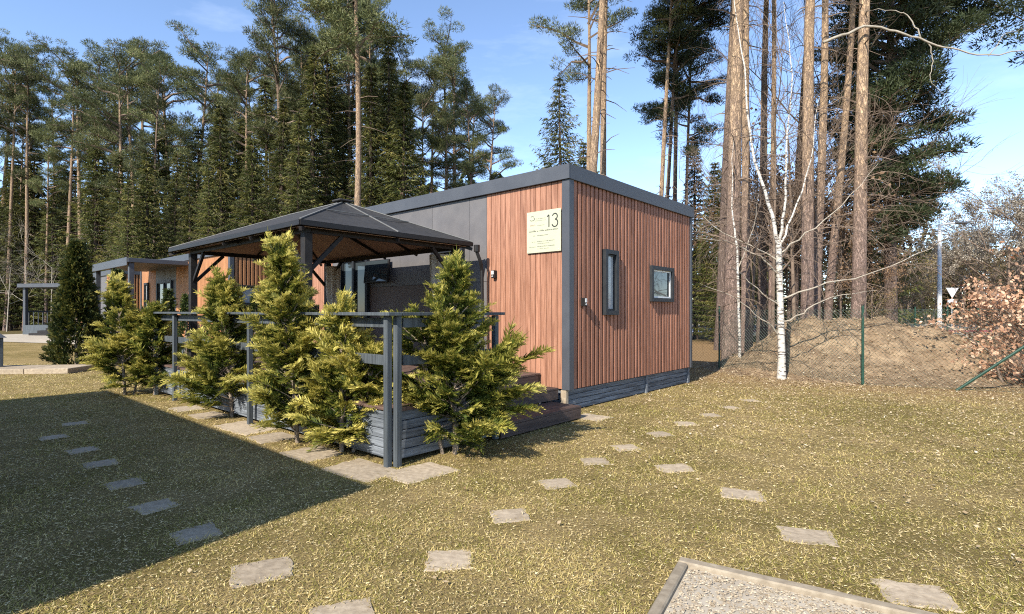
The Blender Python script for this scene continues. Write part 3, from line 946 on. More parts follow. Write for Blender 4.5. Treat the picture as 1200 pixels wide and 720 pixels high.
for q in ((midr, R1), ((E4[2] + E4[3]) / 2, R0), ((E4[0] * .5 + E4[3] * .5), (R0 + R1) / 2), ((E4[1] * .5 + E4[2] * .5), (R0 + R1) / 2),
          ((E4[0] * .7 + E4[3] * .3), R1), ((E4[1] * .7 + E4[2] * .3), R1)):
    m = MB(); m.beam(Vector(q[0]) + Vector((0, 0, -0.09)), Vector(q[1]) + Vector((0, 0, -0.09)), 0.03, 0.045); m.build('rafter', M['steel'], gz, off=GO)
m = MB(); m.beam(E4[0] * .5 + R1 * .5 + Vector((0, 0, -.09)), E4[1] * .5 + R1 * .5 + Vector((0, 0, -.09)), .03, .04); m.build('purlin', M['steel'], gz, off=GO)
m = MB(); m.box(RX1 - 0.14, RX1 + 0.10, RY - 0.12, RY + 0.12, RZ + 0.03, RZ + 0.06); m.build('cap', M['canopy'], rs, off=GO, bevel=0.01)

def curtain(x, y, z0, z1, rad, label, seed, rot=0.0):
    rr = random.Random(seed)
    m = MB(); nn = 36; rows = 9
    for i in range(rows + 1):
        t = i / rows; z = z1 + (z0 - z1) * t
        sq = 1.0 - 0.45 * math.exp(-((t - 0.55) / 0.18) ** 2) * (seed % 2)
        for k in range(nn):
            a = 2 * math.pi * k / nn
            r_ = rad * sq * (1 + 0.30 * math.sin(a * 7 + seed + t * 1.2) + 0.08 * math.sin(a * 3 + t * 4))
            m.v.append((math.cos(a) * r_ * 1.5, math.sin(a) * r_ * 0.75, z))
    for i in range(rows):
        for k in range(nn):
            k2 = (k + 1) % nn
            m.f.append((i * nn + k, (i + 1) * nn + k, (i + 1) * nn + k2, i * nn + k2)); m.t.append(.5)
    o = m.build('curtain', M['curtain'], smooth=True)
    o.location = W(x, y); o.rotation_euler = (0, 0, ANG + rot)
    return tag(o, label, 'curtain', 'curtains of the gazebo')
curtain(-2.05, -0.62, 0.62, 2.43, 0.13, 'beige curtain gathered at the gazebo post nearest the sign', 1, 0.6)
curtain(-5.55, -0.55, 0.62, 2.43, 0.10, 'beige curtain gathered at the gazebo post by the glass door', 3, 0.3)

# downpipe outlet at the gazebo's corner
m = MB()
m.tube([(0, 0, 0.06), (0, 0, -0.05)], 0.05, 10); m.tube([(0, 0, -0.05), (0.02, 0.06, -0.2), (0.0, 0.12, -0.35), (0.0, 0.14, -1.9)], 0.028, 8)
o = m.build('downpipe', M['black']); o.location = W(-1.60, -0.30, 2.52); o.rotation_euler = (0, 0, ANG)
tag(o, 'black rain downpipe at the gazebo eave beside the grey wall panels', 'pipe')

tv = thing('television', 'flat black television mounted on the cabin wall under the gazebo', 'television', W(-4.66, -0.02, 2.30), (R(-6), 0, ANG))
m = MB(); m.box(-0.40, 0.40, -0.10, -0.05, -0.23, 0.23); m.build('casing', M['black'], tv, bevel=0.006)
m = MB(); m.box(-0.38, 0.38, -0.103, -0.0995, -0.205, 0.215); m.build('screen', M['glass'], tv)
m = MB(); m.box(-0.08, 0.08, -0.05, 0.025, -0.1, 0.1); m.build('bracket', M['steel'], tv)

# chairs and table on the deck
def deck_chair(x, y, rz, label):
    r = thing('chair', label, 'chair', W(x, y, DZ), (0, 0, ANG + rz))
    for s in (-1, 1):
        m = MB(); m.tube([(s * .27, -.28, .012), (s * .27, .24, .62)], .014, 8); m.build('leg', M['steel'], r)
        m = MB(); m.tube([(s * .25, .30, .012), (s * .25, -.18, .46), (s * .25, -.42, 1.08)], .014, 8); m.build('leg', M['steel'], r)
        m = MB(); m.box(s * .27 - .025, s * .27 + .025, -.24, .28, .62, .645); m.build('armrest', M['black'], r, bevel=.004)
    m = MB(); m.beam((0, -.20, .43), (0, .26, .47), .47, .018); m.build('seat', M['black'], r)
    m = MB(); m.beam((0, -.20, .45), (0, -.415, 1.06), .47, .018, up=(0, 1, 0)); m.build('backrest', M['canopy'], r)
    return r
deck_chair(-4.35, -2.75, R(15), 'dark sling chair on the deck with its back to the railing')
deck_chair(-5.3, -1.3, R(-120), 'dark sling chair on the deck facing the table near the glass door')
tb = thing('table', 'small dark table on the deck under the gazebo', 'table', W(-4.3, -1.75, DZ), (0, 0, ANG))
m = MB(); m.box(-.6, .6, -.4, .4, .70, .735); m.build('tabletop', M['steel'], tb, bevel=.006)
for sx in (-1, 1):
    for sy in (-1, 1):
        m = MB(); m.box(sx * .53 - .025, sx * .53 + .025, sy * .33 - .025, sy * .33 + .025, 0.001, .699); m.build('leg', M['steel'], tb)

# ------------------------------------------------------------------ far terrace with pergola
tr = thing('pergola_terrace', 'grey pergola terrace with steps at the far end of the row', 'terrace', (-31.2, 34.6, 0), (0, 0, ANG * 0.25))
m = MB(); m.box(0, 7, 0, 4, 0.0, 0.62); m.build('platform', M['grey_paint'], tr)
for x, y in ((0.1, 0.1), (0.1, 3.9), (6.9, 0.1), (6.9, 3.9), (3.5, 3.9)):
    m = MB(); m.box(x - .09, x + .09, y - .09, y + .09, .62, 3.0); m.build('post', M['anthracite'], tr)
m = MB(); m.box(-.2, 7.2, -.2, 4.2, 3.0, 3.25); m.build('roof', M['anthracite'], tr, bevel=.02)
m = MB(); m.box(0, .06, .2, 3.8, 1.45, 1.55)
m.build('handrail', M['anthracite'], tr)
for i in range(12):
    m = MB(); m.box(0.01, .05, .35 + i * .29, .39 + i * .29, .62, 1.45); m.build('baluster', M['anthracite'], tr)
m = MB(); m.box(.2, 3.2, .0, .05, 1.45, 1.55); m.box(.2, 3.2, 0, .05, 1.0, 1.06); m.build('handrail', M['anthracite'], tr, off=(0, -3.92, 0))
for i in range(3):
    m = MB(); m.box(1.8 + .5 * i * .4, 6.8, -.35 * (3 - i), -.35 * (2 - i) - .005, 0, .155 * (i + 1)); m.build('step', M['steel'], tr)
pl = thing('planter', 'grey pillar with sloping cap standing by the low stone step', 'pillar', (-12.75, 13.35, 0), (0, 0, ANG))
m = MB(); m.box(-.16, .16, -.16, .16, 0, .85); m.build('shaft', M['grey_paint'], pl, bevel=.01)
m = MB(); m.add([(-.22, -.22, .85), (.22, -.22, .85), (.22, .22, .85), (-.22, .22, .85), (0, 0, 1.05)], [(3, 2, 1, 0), (0, 1, 4), (1, 2, 4), (2, 3, 4), (3, 0, 4)]); m.build('cap', M['anthracite'], pl)
ls = thing('stone_step', 'low wide stone step at the edge of the neighbouring lawn', 'step', (-12.0, 13.3, 0), (0, 0, R(6)))
for i in range(3):
    m = MB(); m.box(-1.6 + i * .98, -1.6 + i * .98 + .97, -.45, .6, 0, .13); m.build('slab', M['concrete'], ls, bevel=.01)

# ------------------------------------------------------------------ gravel bed
gb = thing('gravel_bed', 'rectangular gravel bed framed by narrow concrete kerbs', 'gravel bed', (1.06, 3.22, 0), (0, 0, R(-30)))
gm = surf('gravel_stone', (0.30, 0.26, 0.20), (0.52, 0.47, 0.38), 14, rough=0.9, bump_s=0.3, var=0.0)
GW, GD = 2.3, 2.2
for nm, b in (('kerb', (-0.06, GW, -0.07, 0.0)), ('kerb', (-0.06, 0.0, -GD, -0.073)), ('kerb', (GW - 0.06, GW, -GD, -0.073)), ('kerb', (0.003, GW - 0.063, -GD, -GD + 0.06))):
    m = MB(); m.box(b[0], b[1], b[2], b[3], -0.05, 0.035); m.build(nm, M['kerb'], gb, bevel=0.008)
m = MB(); m.add([(0, -GD + .06, .006), (GW - .06, -GD + .06, .006), (GW - .06, -.07, .006), (0, -.07, .006)], [(0, 1, 2, 3)]); m.build('bed', M['paving'], gb)
rng = np.random.default_rng(5)
def pebbles(n, w0, w1, d0, d1, smin, smax):
    c = np.stack([rng.uniform(w0, w1, n), rng.uniform(d0, d1, n), rng.uniform(0.006, 0.016, n)], 1)
    octa = np.array([(1, 0, 0), (0, 1, 0), (-1, 0, 0), (0, -1, 0), (0, 0, 1)], float)
    s = rng.uniform(smin, smax, n)
    ang = rng.uniform(0, 6.28, n)
    vs = octa[None] * s[:, None, None] * rng.uniform(0.6, 1.25, (n, 5, 3))
    vs[:, :, 2] *= 0.55
    x = vs[..., 0] * np.cos(ang)[:, None] - vs[..., 1] * np.sin(ang)[:, None]
    y = vs[..., 0] * np.sin(ang)[:, None] + vs[..., 1] * np.cos(ang)[:, None]
    vs = np.stack([x, y, vs[..., 2]], -1) + c[:, None]
    idx = [(0, 1, 4), (1, 2, 4), (2, 3, 4), (3, 0, 4)]
    tri = np.concatenate([vs[:, list(t)] for t in idx], 1).reshape(-1, 3)
    tone = np.repeat(rng.uniform(0, 1, n), 4)
    return tri, tone
M['pebble'] = leafmat('pebbles', [(0, (0.22, 0.17, 0.115)), (0.5, (0.33, 0.27, 0.19)), (1, (0.45, 0.38, 0.28))], 0.0, 0.9, 1, 1)
tri, tone = pebbles(20000, 0.01, GW - .07, -GD + .07, -.08, 0.005, 0.012)
o = link('gravel', np_mesh('gravel', tri, 3, M['pebble'], tone), gb); o['kind'] = 'stuff'

# ------------------------------------------------------------------ earth mound
def mound_h(x, y):
    # two humps of spoil with a long tail
    h = 1.12 * math.exp(-(((x - 9.0) / 1.9) ** 2 + ((y - 13.6) / 1.6) ** 2)) \
        + 0.95 * math.exp(-(((x - 7.6) / 1.3) ** 2 + ((y - 14.2) / 1.3) ** 2)) \
        + 0.40 * math.exp(-(((x - 10.7) / 1.3) ** 2 + ((y - 12.9) / 1.4) ** 2))
    n_ = mnoise.fractal(Vector((x * 0.9, y * 0.9, 3.1)), 1.0, 2.0, 5)
    h = min(h, 1.25)
    n2 = mnoise.fractal(Vector((x * 3.1, y * 3.1, 7.7)), 0.8, 2.0, 5)
    return h * (1 + 0.16 * n_) + (0.05 * n_ + 0.075 * n2) * min(1, h * 4) - 0.03
mm = MB(); nx, ny = 110, 80
for j in range(ny + 1):
    for i in range(nx + 1):
        x = 4.4 + 9.6 * i / nx; y = 10.6 + 6.8 * j / ny
        mm.v.append((x, y, mound_h(x, y)))
for j in range(ny):
    for i in range(nx):
        a = j * (nx + 1) + i
        mm.f.append((a, a + 1, a + nx + 2, a + nx + 1)); mm.t.append(.5)
M['sand'] = surf('sandy_spoil', (0.17, 0.115, 0.070), (0.31, 0.225, 0.14), 5, rough=1.0, bump_s=0.9, detail=9, dist=0.05, spec=0.05)
tag(mm.build('earth_mound', M['sand'], smooth=True), 'mound of sandy spoil heaped behind the wire fence', 'mound', kind='structure')

# ------------------------------------------------------------------ fences
def wire_panel(name, p, q, h, parent, off, pitch=0.075, rad=0.0022, z0=0.03):
    p, q = Vector(p), Vector(q)
    L = (q - p).length
    d = (q - p) / L
    out = Vector((-d.y, d.x, 0))
    vs = []
    def seg(a, b):
        for (k1, k2) in ((0, 1), (1, 2), (2, 0)):
            offs = [Vector((0, 0, rad)) , d * rad * .9 + out * rad, -d * rad * .9 - out * rad]
            vs.extend([a + offs[k1], a + offs[k2], b + offs[k2], b + offs[k1]])
    s = -h
    while s < L:
        for sg_ in (1, -1):
            # line u = s + t (sg 1) or u = s + h - t
            t0, t1 = 0.0, h
            if sg_ == 1:
                t0 = max(0, -s); t1 = min(h, L - s)
                if t1 - t0 > 0.02:
                    seg(p + d * (s + t0) + Vector((0, 0, z0 + t0)), p + d * (s + t1) + Vector((0, 0, z0 + t1)))
            else:
                t0 = max(0, s + h - L); t1 = min(h, s + h)
                if t1 - t0 > 0.02:
                    seg(p + d * (s + h - t0) + Vector((0, 0, z0 + t0)) + out * .004, p + d * (s + h - t1) + Vector((0, 0, z0 + t1)) + out * .004)
        s += pitch
    for z in (z0, z0 + h / 2, z0 + h):
        seg(p + Vector((0, 0, z)), q + Vector((0, 0, z)))
    arr = np.array([tuple(v - off) for v in vs])
    o = link(name, np_mesh(name, arr, 4, M['wire']), parent)
    return o
def fence(label, pts, h, strut=None, mesh=True, post_r=0.026, pitch=0.075):
    o0 = Vector((pts[0][0], pts[0][1], 0))
    r = thing('wire_fence', label, 'fence', o0)
    for i, (x, y) in enumerate(pts):
        m = MB(); m.tube([(x - o0.x, y - o0.y, -.05), (x - o0.x, y - o0.y, h + .12)], post_r, 8); po = m.build('post', M['green_metal'], r)
        m = MB(); m.tube([(x - o0.x, y - o0.y, h + .12), (x - o0.x, y - o0.y, h + .14)], post_r * 1.25, 8); m.build('post_cap', M['black'], po)
    if mesh:
        for a, b in zip(pts[:-1], pts[1:]):
            wire_panel('wire_mesh', (a[0], a[1], 0), (b[0], b[1], 0), h, r, o0, pitch)
    if strut:
        m = MB(); m.tube([Vector(strut[0]) - o0, Vector(strut[1]) - o0], .025, 8); m.build('strut', M['green_metal'], r)
    return r
fence('green chain-link fence between the lawn and the earth mound', [(2.3, 14.7), (5.35, 14.0), (7.09, 10.97), (9.89, 9.45)], 1.5,
      strut=((8.40, 10.26, 0.0), (9.85, 9.47, 1.48)))
fence('green wire fence along the street beyond the earth mound', [(13.4, 15.6), (14.2, 17.7), (15.6, 21.0), (17.4, 25.4), (19.4, 30)], 1.55, pitch=0.16)

# ------------------------------------------------------------------ street lamp, yield sign, clearing
lp = thing('street_lamp', 'tall grey street lamp with a short arm beside the cycle path', 'street lamp', (26.0, 33, 0))
m = MB(); m.tube([(0, 0, 0), (0, 0, .9), (0, 0, 6.75)], [.15, .13, .085], 10); m.build('pole', M['galv'], lp, smooth=True)
m = MB(); m.tube([(0, 0, 6.72), (.5, 0, 6.83), (1.05, 0, 6.88)], [.07, .06, .05], 8); ar = m.build('arm', M['galv'], lp)
m = MB(); m.box(.9, 1.75, -.14, .14, 6.83, 6.95); m.build('lamp_head', M['anthracite'], ar, bevel=.02)
ys = thing('yield_sign', 'yield sign seen from the back with a small plate below', 'road sign', (34.2, 42.2, 0.0))
m = MB(); m.tube([(0, 0, 0), (0, 0, 3.35)], .03, 8); m.build('pole', M['galv'], ys)
m = MB(); m.add([(-.5, -.045, 3.32), (.5, -.045, 3.32), (0, -.045, 2.5), (-.5, -.033, 3.32), (.5, -.033, 3.32), (0, -.033, 2.5)], [(0, 2, 1), (3, 4, 5), (0, 1, 4, 3), (1, 2, 5, 4), (2, 0, 3, 5)]); m.build('triangle_plate', M['galv'], ys)
m = MB(); m.box(-.36, .36, -.045, -.033, 2.13, 2.45); m.build('small_plate', M['galv'], ys)
rs2 = thing('road_sign', 'small blue round road sign behind the copper beech leaves', 'road sign', (40.5, 45.2, 0))
m = MB(); m.tube([(0, 0, 0), (0, 0, 2.9)], .03, 8); m.build('pole', M['galv'], rs2)
m = MB(); m.tube([(0, -.045, 2.6), (0, -.034, 2.6)], .33, 18); m.build('disc_plate', M['blue'], rs2)

# things in the clearing behind the cabin
m = MB(); rr = random.Random(3); nn = 9
for j in range(nn):
    for i in range(nn):
        e = min(i, j, nn - 1 - i, nn - 1 - j)
        m.v.append(((i / (nn - 1) - .5) * 2.4, (j / (nn - 1) - .5) * 1.4, 0.01 if e == 0 else rr.uniform(.06, .34)))
for j in range(nn - 1):
    for i in range(nn - 1):
        a = j * nn + i; m.f.append((a, a + 1, a + nn + 1, a + nn)); m.t.append(.5)
o = m.build('tarp', M['blue'], smooth=True); o.location = (13.6, 39.5, 0.0)
tag(o, 'crumpled blue and white tarp lying on the grass of the clearing', 'tarp')
sh = thing('shed', 'pale grey site hut between the trunks of the clearing', 'shed', (23.2, 57, 0), (0, 0, .25))
m = MB(); m.box(-2, 2, -1.1, 1.1, .25, 2.2); m.build('wall', M['shed'], sh, bevel=.02)
m = MB(); m.box(-2.15, 2.15, -1.25, 1.25, 2.2, 2.35); m.build('roof', M['anthracite'], sh)
m = MB(); m.box(.5, 1.4, -1.13, -1.10, .3, 2.0); m.build('door', M['anthracite'], sh)
m = MB(); m.box(-1.4, -.4, -1.13, -1.10, 1.1, 1.8); m.build('window', M['glass'], sh)
m = MB(); m.box(-1.9, 1.9, -1, 1, 0, .25); m.build('base', M['steel'], sh)
sl = thing('playground_slide', 'grey-green playground slide curving down in the clearing', 'slide', (19.9, 46, 0), (0, 0, R(200)))
m = MB()
pts = [(-1.5 + 3 * t, 0, 1.75 * (1 - t) ** 1.6 + .18) for t in np.linspace(0, 1, 9)]
for a, b in zip(pts[:-1], pts[1:]):
    m.beam(a, b, .62, .04)
m.build('chute', M['slide'], sl)
for s_ in (-1, 1):
    m = MB()
    for a, b in zip(pts[:-1], pts[1:]):
        m.beam((a[0], s_ * .33, a[2] + .1), (b[0], s_ * .33, b[2] + .1), .04, .22)
    m.build('side_wall', M['slide'], sl)
for x, s_ in ((-1.5, -.3), (-1.5, .3), (-2.1, -.3), (-2.1, .3)):
    m = MB(); m.tube([(x, s_, 0), (x, s_, 2.1)], .04, 6); m.build('leg', M['slide'], sl)
m = MB(); m.box(-2.15, -1.45, -.34, .34, 1.86, 1.92); m.build('platform', M['slide'], sl)

# ================================================================== vegetation
rng = np.random.default_rng(11)

def spikes(base, direc, length, width):
    """single-triangle needles tufts: base (n,3), direc unit (n,3)"""
    n_ = len(base)
    r_ = unit(rng.normal(size=(n_, 3)))
    side = unit(np.cross(direc, r_)) * (width[:, None] / 2)
    return np.stack([base - side, base + side, base + direc * length[:, None]], 1).reshape(-1, 3)

def kites(base, direc, length, width, normal):
    side = unit(np.cross(direc, normal)) * (width[:, None] / 2)
    mid = base + direc * (length[:, None] * 0.45)
    return np.stack([base, mid + side, base + direc * length[:, None], mid - side], 1).reshape(-1, 3)

def trunk_pts(h, r0, seed, bend=0.25, n_=14, top=0.12):
    rr = random.Random(seed)
    ph = [rr.uniform(0, 6.28) for _ in range(4)]
    pts, rad = [], []
    for i in range(n_ + 1):
        t = i / n_
        pts.append((bend * math.sin(t * 3 + ph[0]) * t + .05 * math.sin(t * 9 + ph[1]), bend * math.sin(t * 2.6 + ph[2]) * t, h * t))
        fl_ = 0.28 * math.exp(-t * h / 0.5)
        rad.append(r0 * (1 + fl_) * (1 - t) ** 0.7 * (1 - top) + r0 * top * (1 - 0.6 * t))
    pts[0] = (pts[0][0], pts[0][1], -0.1)
    return pts, rad

def smooth_pts(pts, k=4):
    q = [Vector(p) for p in pts]
    q = [q[0] * 2 - q[1]] + q + [q[-1] * 2 - q[-2]]
    out = []
    for i in range(1, len(q) - 2):
        p0, p1, p2, p3 = q[i - 1:i + 3]
        for j in range(k):
            t = j / k
            out.append(.5 * ((2 * p1) + (p2 - p0) * t + (2 * p0 - 5 * p1 + 4 * p2 - p3) * t * t + (3 * p1 - p0 - 3 * p2 + p3) * t ** 3))
    out.append(q[-2])
    return out

def at_t(pts, z):
    for a, b in zip(pts[:-1], pts[1:]):
        if a[2] <= z <= b[2]:
            t = (z - a[2]) / max(1e-6, b[2] - a[2])
            return Vector(a).lerp(Vector(b), t)
    return Vector(pts[-1])

def pine_proto(seed, h=20.0, cs=0.52, r0=0.21, width=2.6, nlimb=34, leaf='pine_leaf', bark_m='pine_bark', stubs=14, dens=1.0, extra=(), shape=0):
    """returns trunk mesh, crown mesh (needles), limb mesh"""
    rr = random.Random(seed)
    pts, rad = trunk_pts(h, r0, seed)
    mt = MB(); mt.tube(pts, rad, 12, cap=False)
    me_t = mt.mesh('trunk', M[bark_m], smooth=True)
    ml = MB()
    cl = []      # clump centre, radius
    for i in range(nlimb):
        u = (i + rr.random()) / nlimb
        z = h * (cs + (0.97 - cs) * u ** 0.9)
        t = (z / h - cs) / (1 - cs)
        prof = .35 + .95 * math.sin(math.pi * min(1, .12 + .80 * t)) if shape == 0 else (0.35 + 1.0 * math.sin(min(1, t * 1.25 + .15) * math.pi * .78)) * (1 - .45 * t)
        L = width * prof * rr.uniform(.55, 1.25)
        az = rr.uniform(0, 6.283)
        p0 = at_t(pts, z)
        d = Vector((math.cos(az), math.sin(az), 0))
        rise = rr.uniform(-.10, .45) + .5 * t
        lp_ = []
        for k_ in range(5):
            s = k_ / 4
            lp_.append(p0 + d * (L * s) + Vector((rr.uniform(-.1, .1), rr.uniform(-.1, .1), L * (rise * s - .12 * s * s + rr.uniform(-.04, .04)))))
        ml.tube(lp_, [.055 * (1 - .8 * k_ / 4) * (L / width + .4) for k_ in range(5)], 4, cap=False)
        nc = 2 + int(L * 1.9)
        for k_ in range(nc):
            s = .38 + .62 * (k_ + rr.random()) / nc
            j = min(3, int(s * 4)); f = s * 4 - j
            p = lp_[j].lerp(lp_[min(4, j + 1)], f)
            lat = Vector((-d.y, d.x, 0)) * rr.uniform(-.75, .75) * (L * .33) * (1.2 - abs(s - .7))
            q = p + lat + Vector((0, 0, rr.uniform(-.05, .35)))
            if lat.length > .2:
                ml.tube([p, q], [.018, .008], 3, cap=False)
            cl.append((q, rr.uniform(.32, .62)))
    top = Vector(pts[-1])
    for k_ in range(7):
        cl.append((top + Vector((rr.gauss(0, .35), rr.gauss(0, .35), rr.uniform(-.9, .15))), rr.uniform(.35, .6)))
    for (p, q, r_, ncl) in extra:
        p, q = Vector(p), Vector(q)
        ml.tube([p, p.lerp(q, .5) + Vector((0, 0, .2)), q], [.08, .05, .02], 5, cap=False)
        for k_ in range(ncl):
            s = .3 + .75 * rr.random()
            cl.append((p.lerp(q, s) + Vector((rr.gauss(0, r_), rr.gauss(0, r_), rr.gauss(0, r_ * .7))), rr.uniform(.3, .55)))
    for k_ in range(stubs):
        z = h * rr.uniform(.16, cs)
        az = rr.uniform(0, 6.28); p0 = at_t(pts, z)
        L = rr.uniform(.3, 1.5)
        e = p0 + Vector((math.cos(az) * L, math.sin(az) * L, rr.uniform(-.3, .25) * L))
        ml.tube([p0, p0.lerp(e, .5) + Vector((0, 0, .08)), e], [.03, .018, .006], 3, cap=False)
    me_l = ml.mesh('limbs', M['twig' if bark_m != 'pine_bark' else 'twig'])
    C = np.array([tuple(c) for c, _ in cl]); Rr = np.array([r for _, r in cl])
    per = (Rr / .45) ** 2 * 115 * dens
    idx = np.repeat(np.arange(len(cl)), per.astype(int))
    n_ = len(idx)
    dv = unit(rng.normal(size=(n_, 3)))
    rad_ = rng.uniform(.25, 1, n_) ** .6
    base = C[idx] + dv * (Rr[idx] * rad_)[:, None] * np.array([1.25, 1.25, .42])
    out = unit(dv * np.array([1, 1, .6]) + np.array([0, 0, .45]) + rng.normal(size=(n_, 3)) * .45)
    ver = spikes(base, out, rng.uniform(.13, .27, n_), rng.uniform(.028, .06, n_))
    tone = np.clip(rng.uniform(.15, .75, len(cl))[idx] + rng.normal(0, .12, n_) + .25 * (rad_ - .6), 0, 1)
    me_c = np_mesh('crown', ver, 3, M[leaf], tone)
    return me_t, me_c, me_l

def spruce_proto(seed, h=16.0, r0=.17, width=2.3, leaf='spruce_leaf', start=.06, dens=1.0):
    rr = random.Random(seed)
    pts, rad = trunk_pts(h, r0, seed, .08)
    mt = MB(); mt.tube(pts, rad, 8, cap=False)
    me_t = mt.mesh('trunk', M['spruce_bark'], smooth=True)
    ml = MB()
    B, D, Ln, Wd, T = [], [], [], [], []
    z = h * start
    while z < h * .985:
        t = z / h
        Lm = width * (1 - t) ** .78 * (.72 + .28 * min(1, t * 6))
        nb = 6 if t < .8 else 5
        a0 = rr.uniform(0, 6.28)
        for b_ in range(nb):
            az = a0 + b_ * 6.283 / nb + rr.uniform(-.35, .35)
            L = max(.22, Lm * rr.uniform(.62, 1.18))
            d = np.array([math.cos(az), math.sin(az), 0.0]); sd_ = np.array([-d[1], d[0], 0.0])
            drop = rr.uniform(.18, .42) * (1 - t * .7)
            p0 = np.array(tuple(at_t(pts, z)))
            tip = lambda s: p0 + d * (L * s) + np.array([0, 0, L * (-drop * s + .28 * s ** 3 + .15 * (t > .85) * s)])
            ml.tube([tuple(tip(0)), tuple(tip(.5)), tuple(tip(1))], [.025 * (1 - t) + .008, .014, .004], 3, cap=False)
            m_ = int((14 + L * 34) * dens)
            s = rng.uniform(.12, 1.02, m_)
            wd_ = (.10 + .26 * np.sin(np.clip(s, 0, 1) * 2.6)) * min(1, L)
            lat = rng.normal(0, .5, m_) * wd_
            P = np.stack([tip(x) for x in s]) + sd_[None] * lat[:, None]
            P[:, 2] -= np.abs(lat) * .35
            dirn = unit(d[None] * rng.uniform(.2, .9, m_)[:, None] + sd_[None] * np.sign(lat)[:, None] * rng.uniform(.1, .9, m_)[:, None] + np.array([0, 0, -.75]) * rng.uniform(.2, 1.1, m_)[:, None])
            B.append(P); D.append(dirn); Ln.append(rng.uniform(.16, .36, m_)); Wd.append(rng.uniform(.035, .075, m_))
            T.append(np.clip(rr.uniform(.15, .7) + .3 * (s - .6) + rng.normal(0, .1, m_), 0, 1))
        z += rr.uniform(.26, .44) * (h / 16) * (1.25 - .5 * t)
    ver = spikes(np.concatenate(B), np.concatenate(D), np.concatenate(Ln), np.concatenate(Wd))
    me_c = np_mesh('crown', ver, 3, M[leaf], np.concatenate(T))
    return me_t, me_c, ml.mesh('limbs', M['twig'])

def grow(ml, p, d, L, r_, lev, rr, tips, droop=0.0, spread=.6, n=3, sides=4, gnarl=.18):
    k_ = 3
    pts = [p]
    q = p; dd = Vector(d)
    for i in range(k_):
        dd = (dd + Vector((rr.gauss(0, gnarl), rr.gauss(0, gnarl), rr.gauss(0, gnarl * .7) - droop * (i + 1) / k_))).normalized()
        q = q + dd * (L / k_)
        pts.append(q)
    ml.tube(pts, [r_ * (1 - .55 * i / k_) for i in range(k_ + 1)], sides, cap=False)
    if lev == 0:
        tips.append((q, dd)); tips.append((pts[1], dd)); tips.append((pts[2], dd))
        return
    for i in range(n):
        s = rr.uniform(.3, 1.0) if i else 1.0
        j = min(k_ - 1, int(s * k_)); f = s * k_ - j
        b = pts[j].lerp(pts[j + 1], f)
        ax = Vector((rr.gauss(0, 1), rr.gauss(0, 1), rr.gauss(0, .7)))
        nd = (dd + ax.normalized() * spread * rr.uniform(.6, 1.3)).normalized()
        grow(ml, b, nd, L * rr.uniform(.5, .78), r_ * .52, lev - 1, rr, tips, droop, spread, n, 3, gnarl)

def bare_proto(seed, h, r0, twig_m, lev=4, n=4, leaf=None, leaf_n=0, leaf_s=.08, spread=.62, stems=1, droop=0.0, first=.35, trunk_m=None):
    rr = random.Random(seed)
    mt, ml, tips = MB(), MB(), []
    for s in range(stems):
        az = rr.uniform(0, 6.28); off = .0 if stems == 1 else .25
        p = Vector((math.cos(az) * off * rr.random(), math.sin(az) * off * rr.random(), -.05))
        lean = .05 if stems == 1 else .4
        d = Vector((rr.uniform(-lean, lean), rr.uniform(-lean, lean), 1)).normalized()
        L1 = h * first
        pts = [p, p + d * L1 * .5, p + d * L1, p + d * L1 * 1.9]
        mt.tube(pts, [r0 * 1.2, r0, r0 * .85, r0 * .4], 7, cap=False)
        for k_ in range(5 if stems == 1 else 3):
            b = pts[1].lerp(pts[3], rr.uniform(.15, 1))
            a2 = rr.uniform(0, 6.28)
            nd = (Vector((math.cos(a2), math.sin(a2), rr.uniform(.5, 1.4)))).normalized()
            grow(ml, b, nd, h * rr.uniform(.2, .34), r0 * .45, lev - 1, rr, tips, droop, spread, n, 4)
    me_t = mt.mesh('trunk', M[trunk_m or twig_m], smooth=True)
    me_l = ml.mesh('limbs', M[twig_m])
    me_c = None
    if leaf:
        T_ = np.array([tuple(t[0]) for t in tips])
        idx = rng.integers(0, len(T_), leaf_n)
        b = T_[idx] + rng.normal(0, leaf_s * .7, (leaf_n, 3))
        me_c = np_mesh('foliage', kites(b, unit(rng.normal(size=(leaf_n, 3)) + [0, 0, -.2]), rng.uniform(.7, 1.3, leaf_n) * leaf_s, rng.uniform(.5, .8, leaf_n) * leaf_s, unit(rng.normal(size=(leaf_n, 3)))), 4, M[leaf], rng.uniform(0, 1, leaf_n))
    return me_t, me_c, me_l

def place(name, proto, loc, s, label, cat, group=None, rz=None, lean=(0, 0), crown='crown'):
    rz = rng.uniform(0, 6.28) if rz is None else rz
    r = thing(name, label, cat, loc, (0, 0, 0), group)
    r.rotation_euler = (Matrix.Rotation(lean[0], 3, 'Y') @ Matrix.Rotation(-lean[1], 3, 'X') @ Matrix.Rotation(rz, 3, 'Z')).to_euler()
    r.scale = s if hasattr(s, '__len__') else (s, s, s)
    link('trunk', proto[0], r)
    if proto[2] is not None:
        link('limbs', proto[2], r)['kind'] = 'stuff'
    if proto[1] is not None:
        link(crown, proto[1], r)['kind'] = 'stuff'
    return r

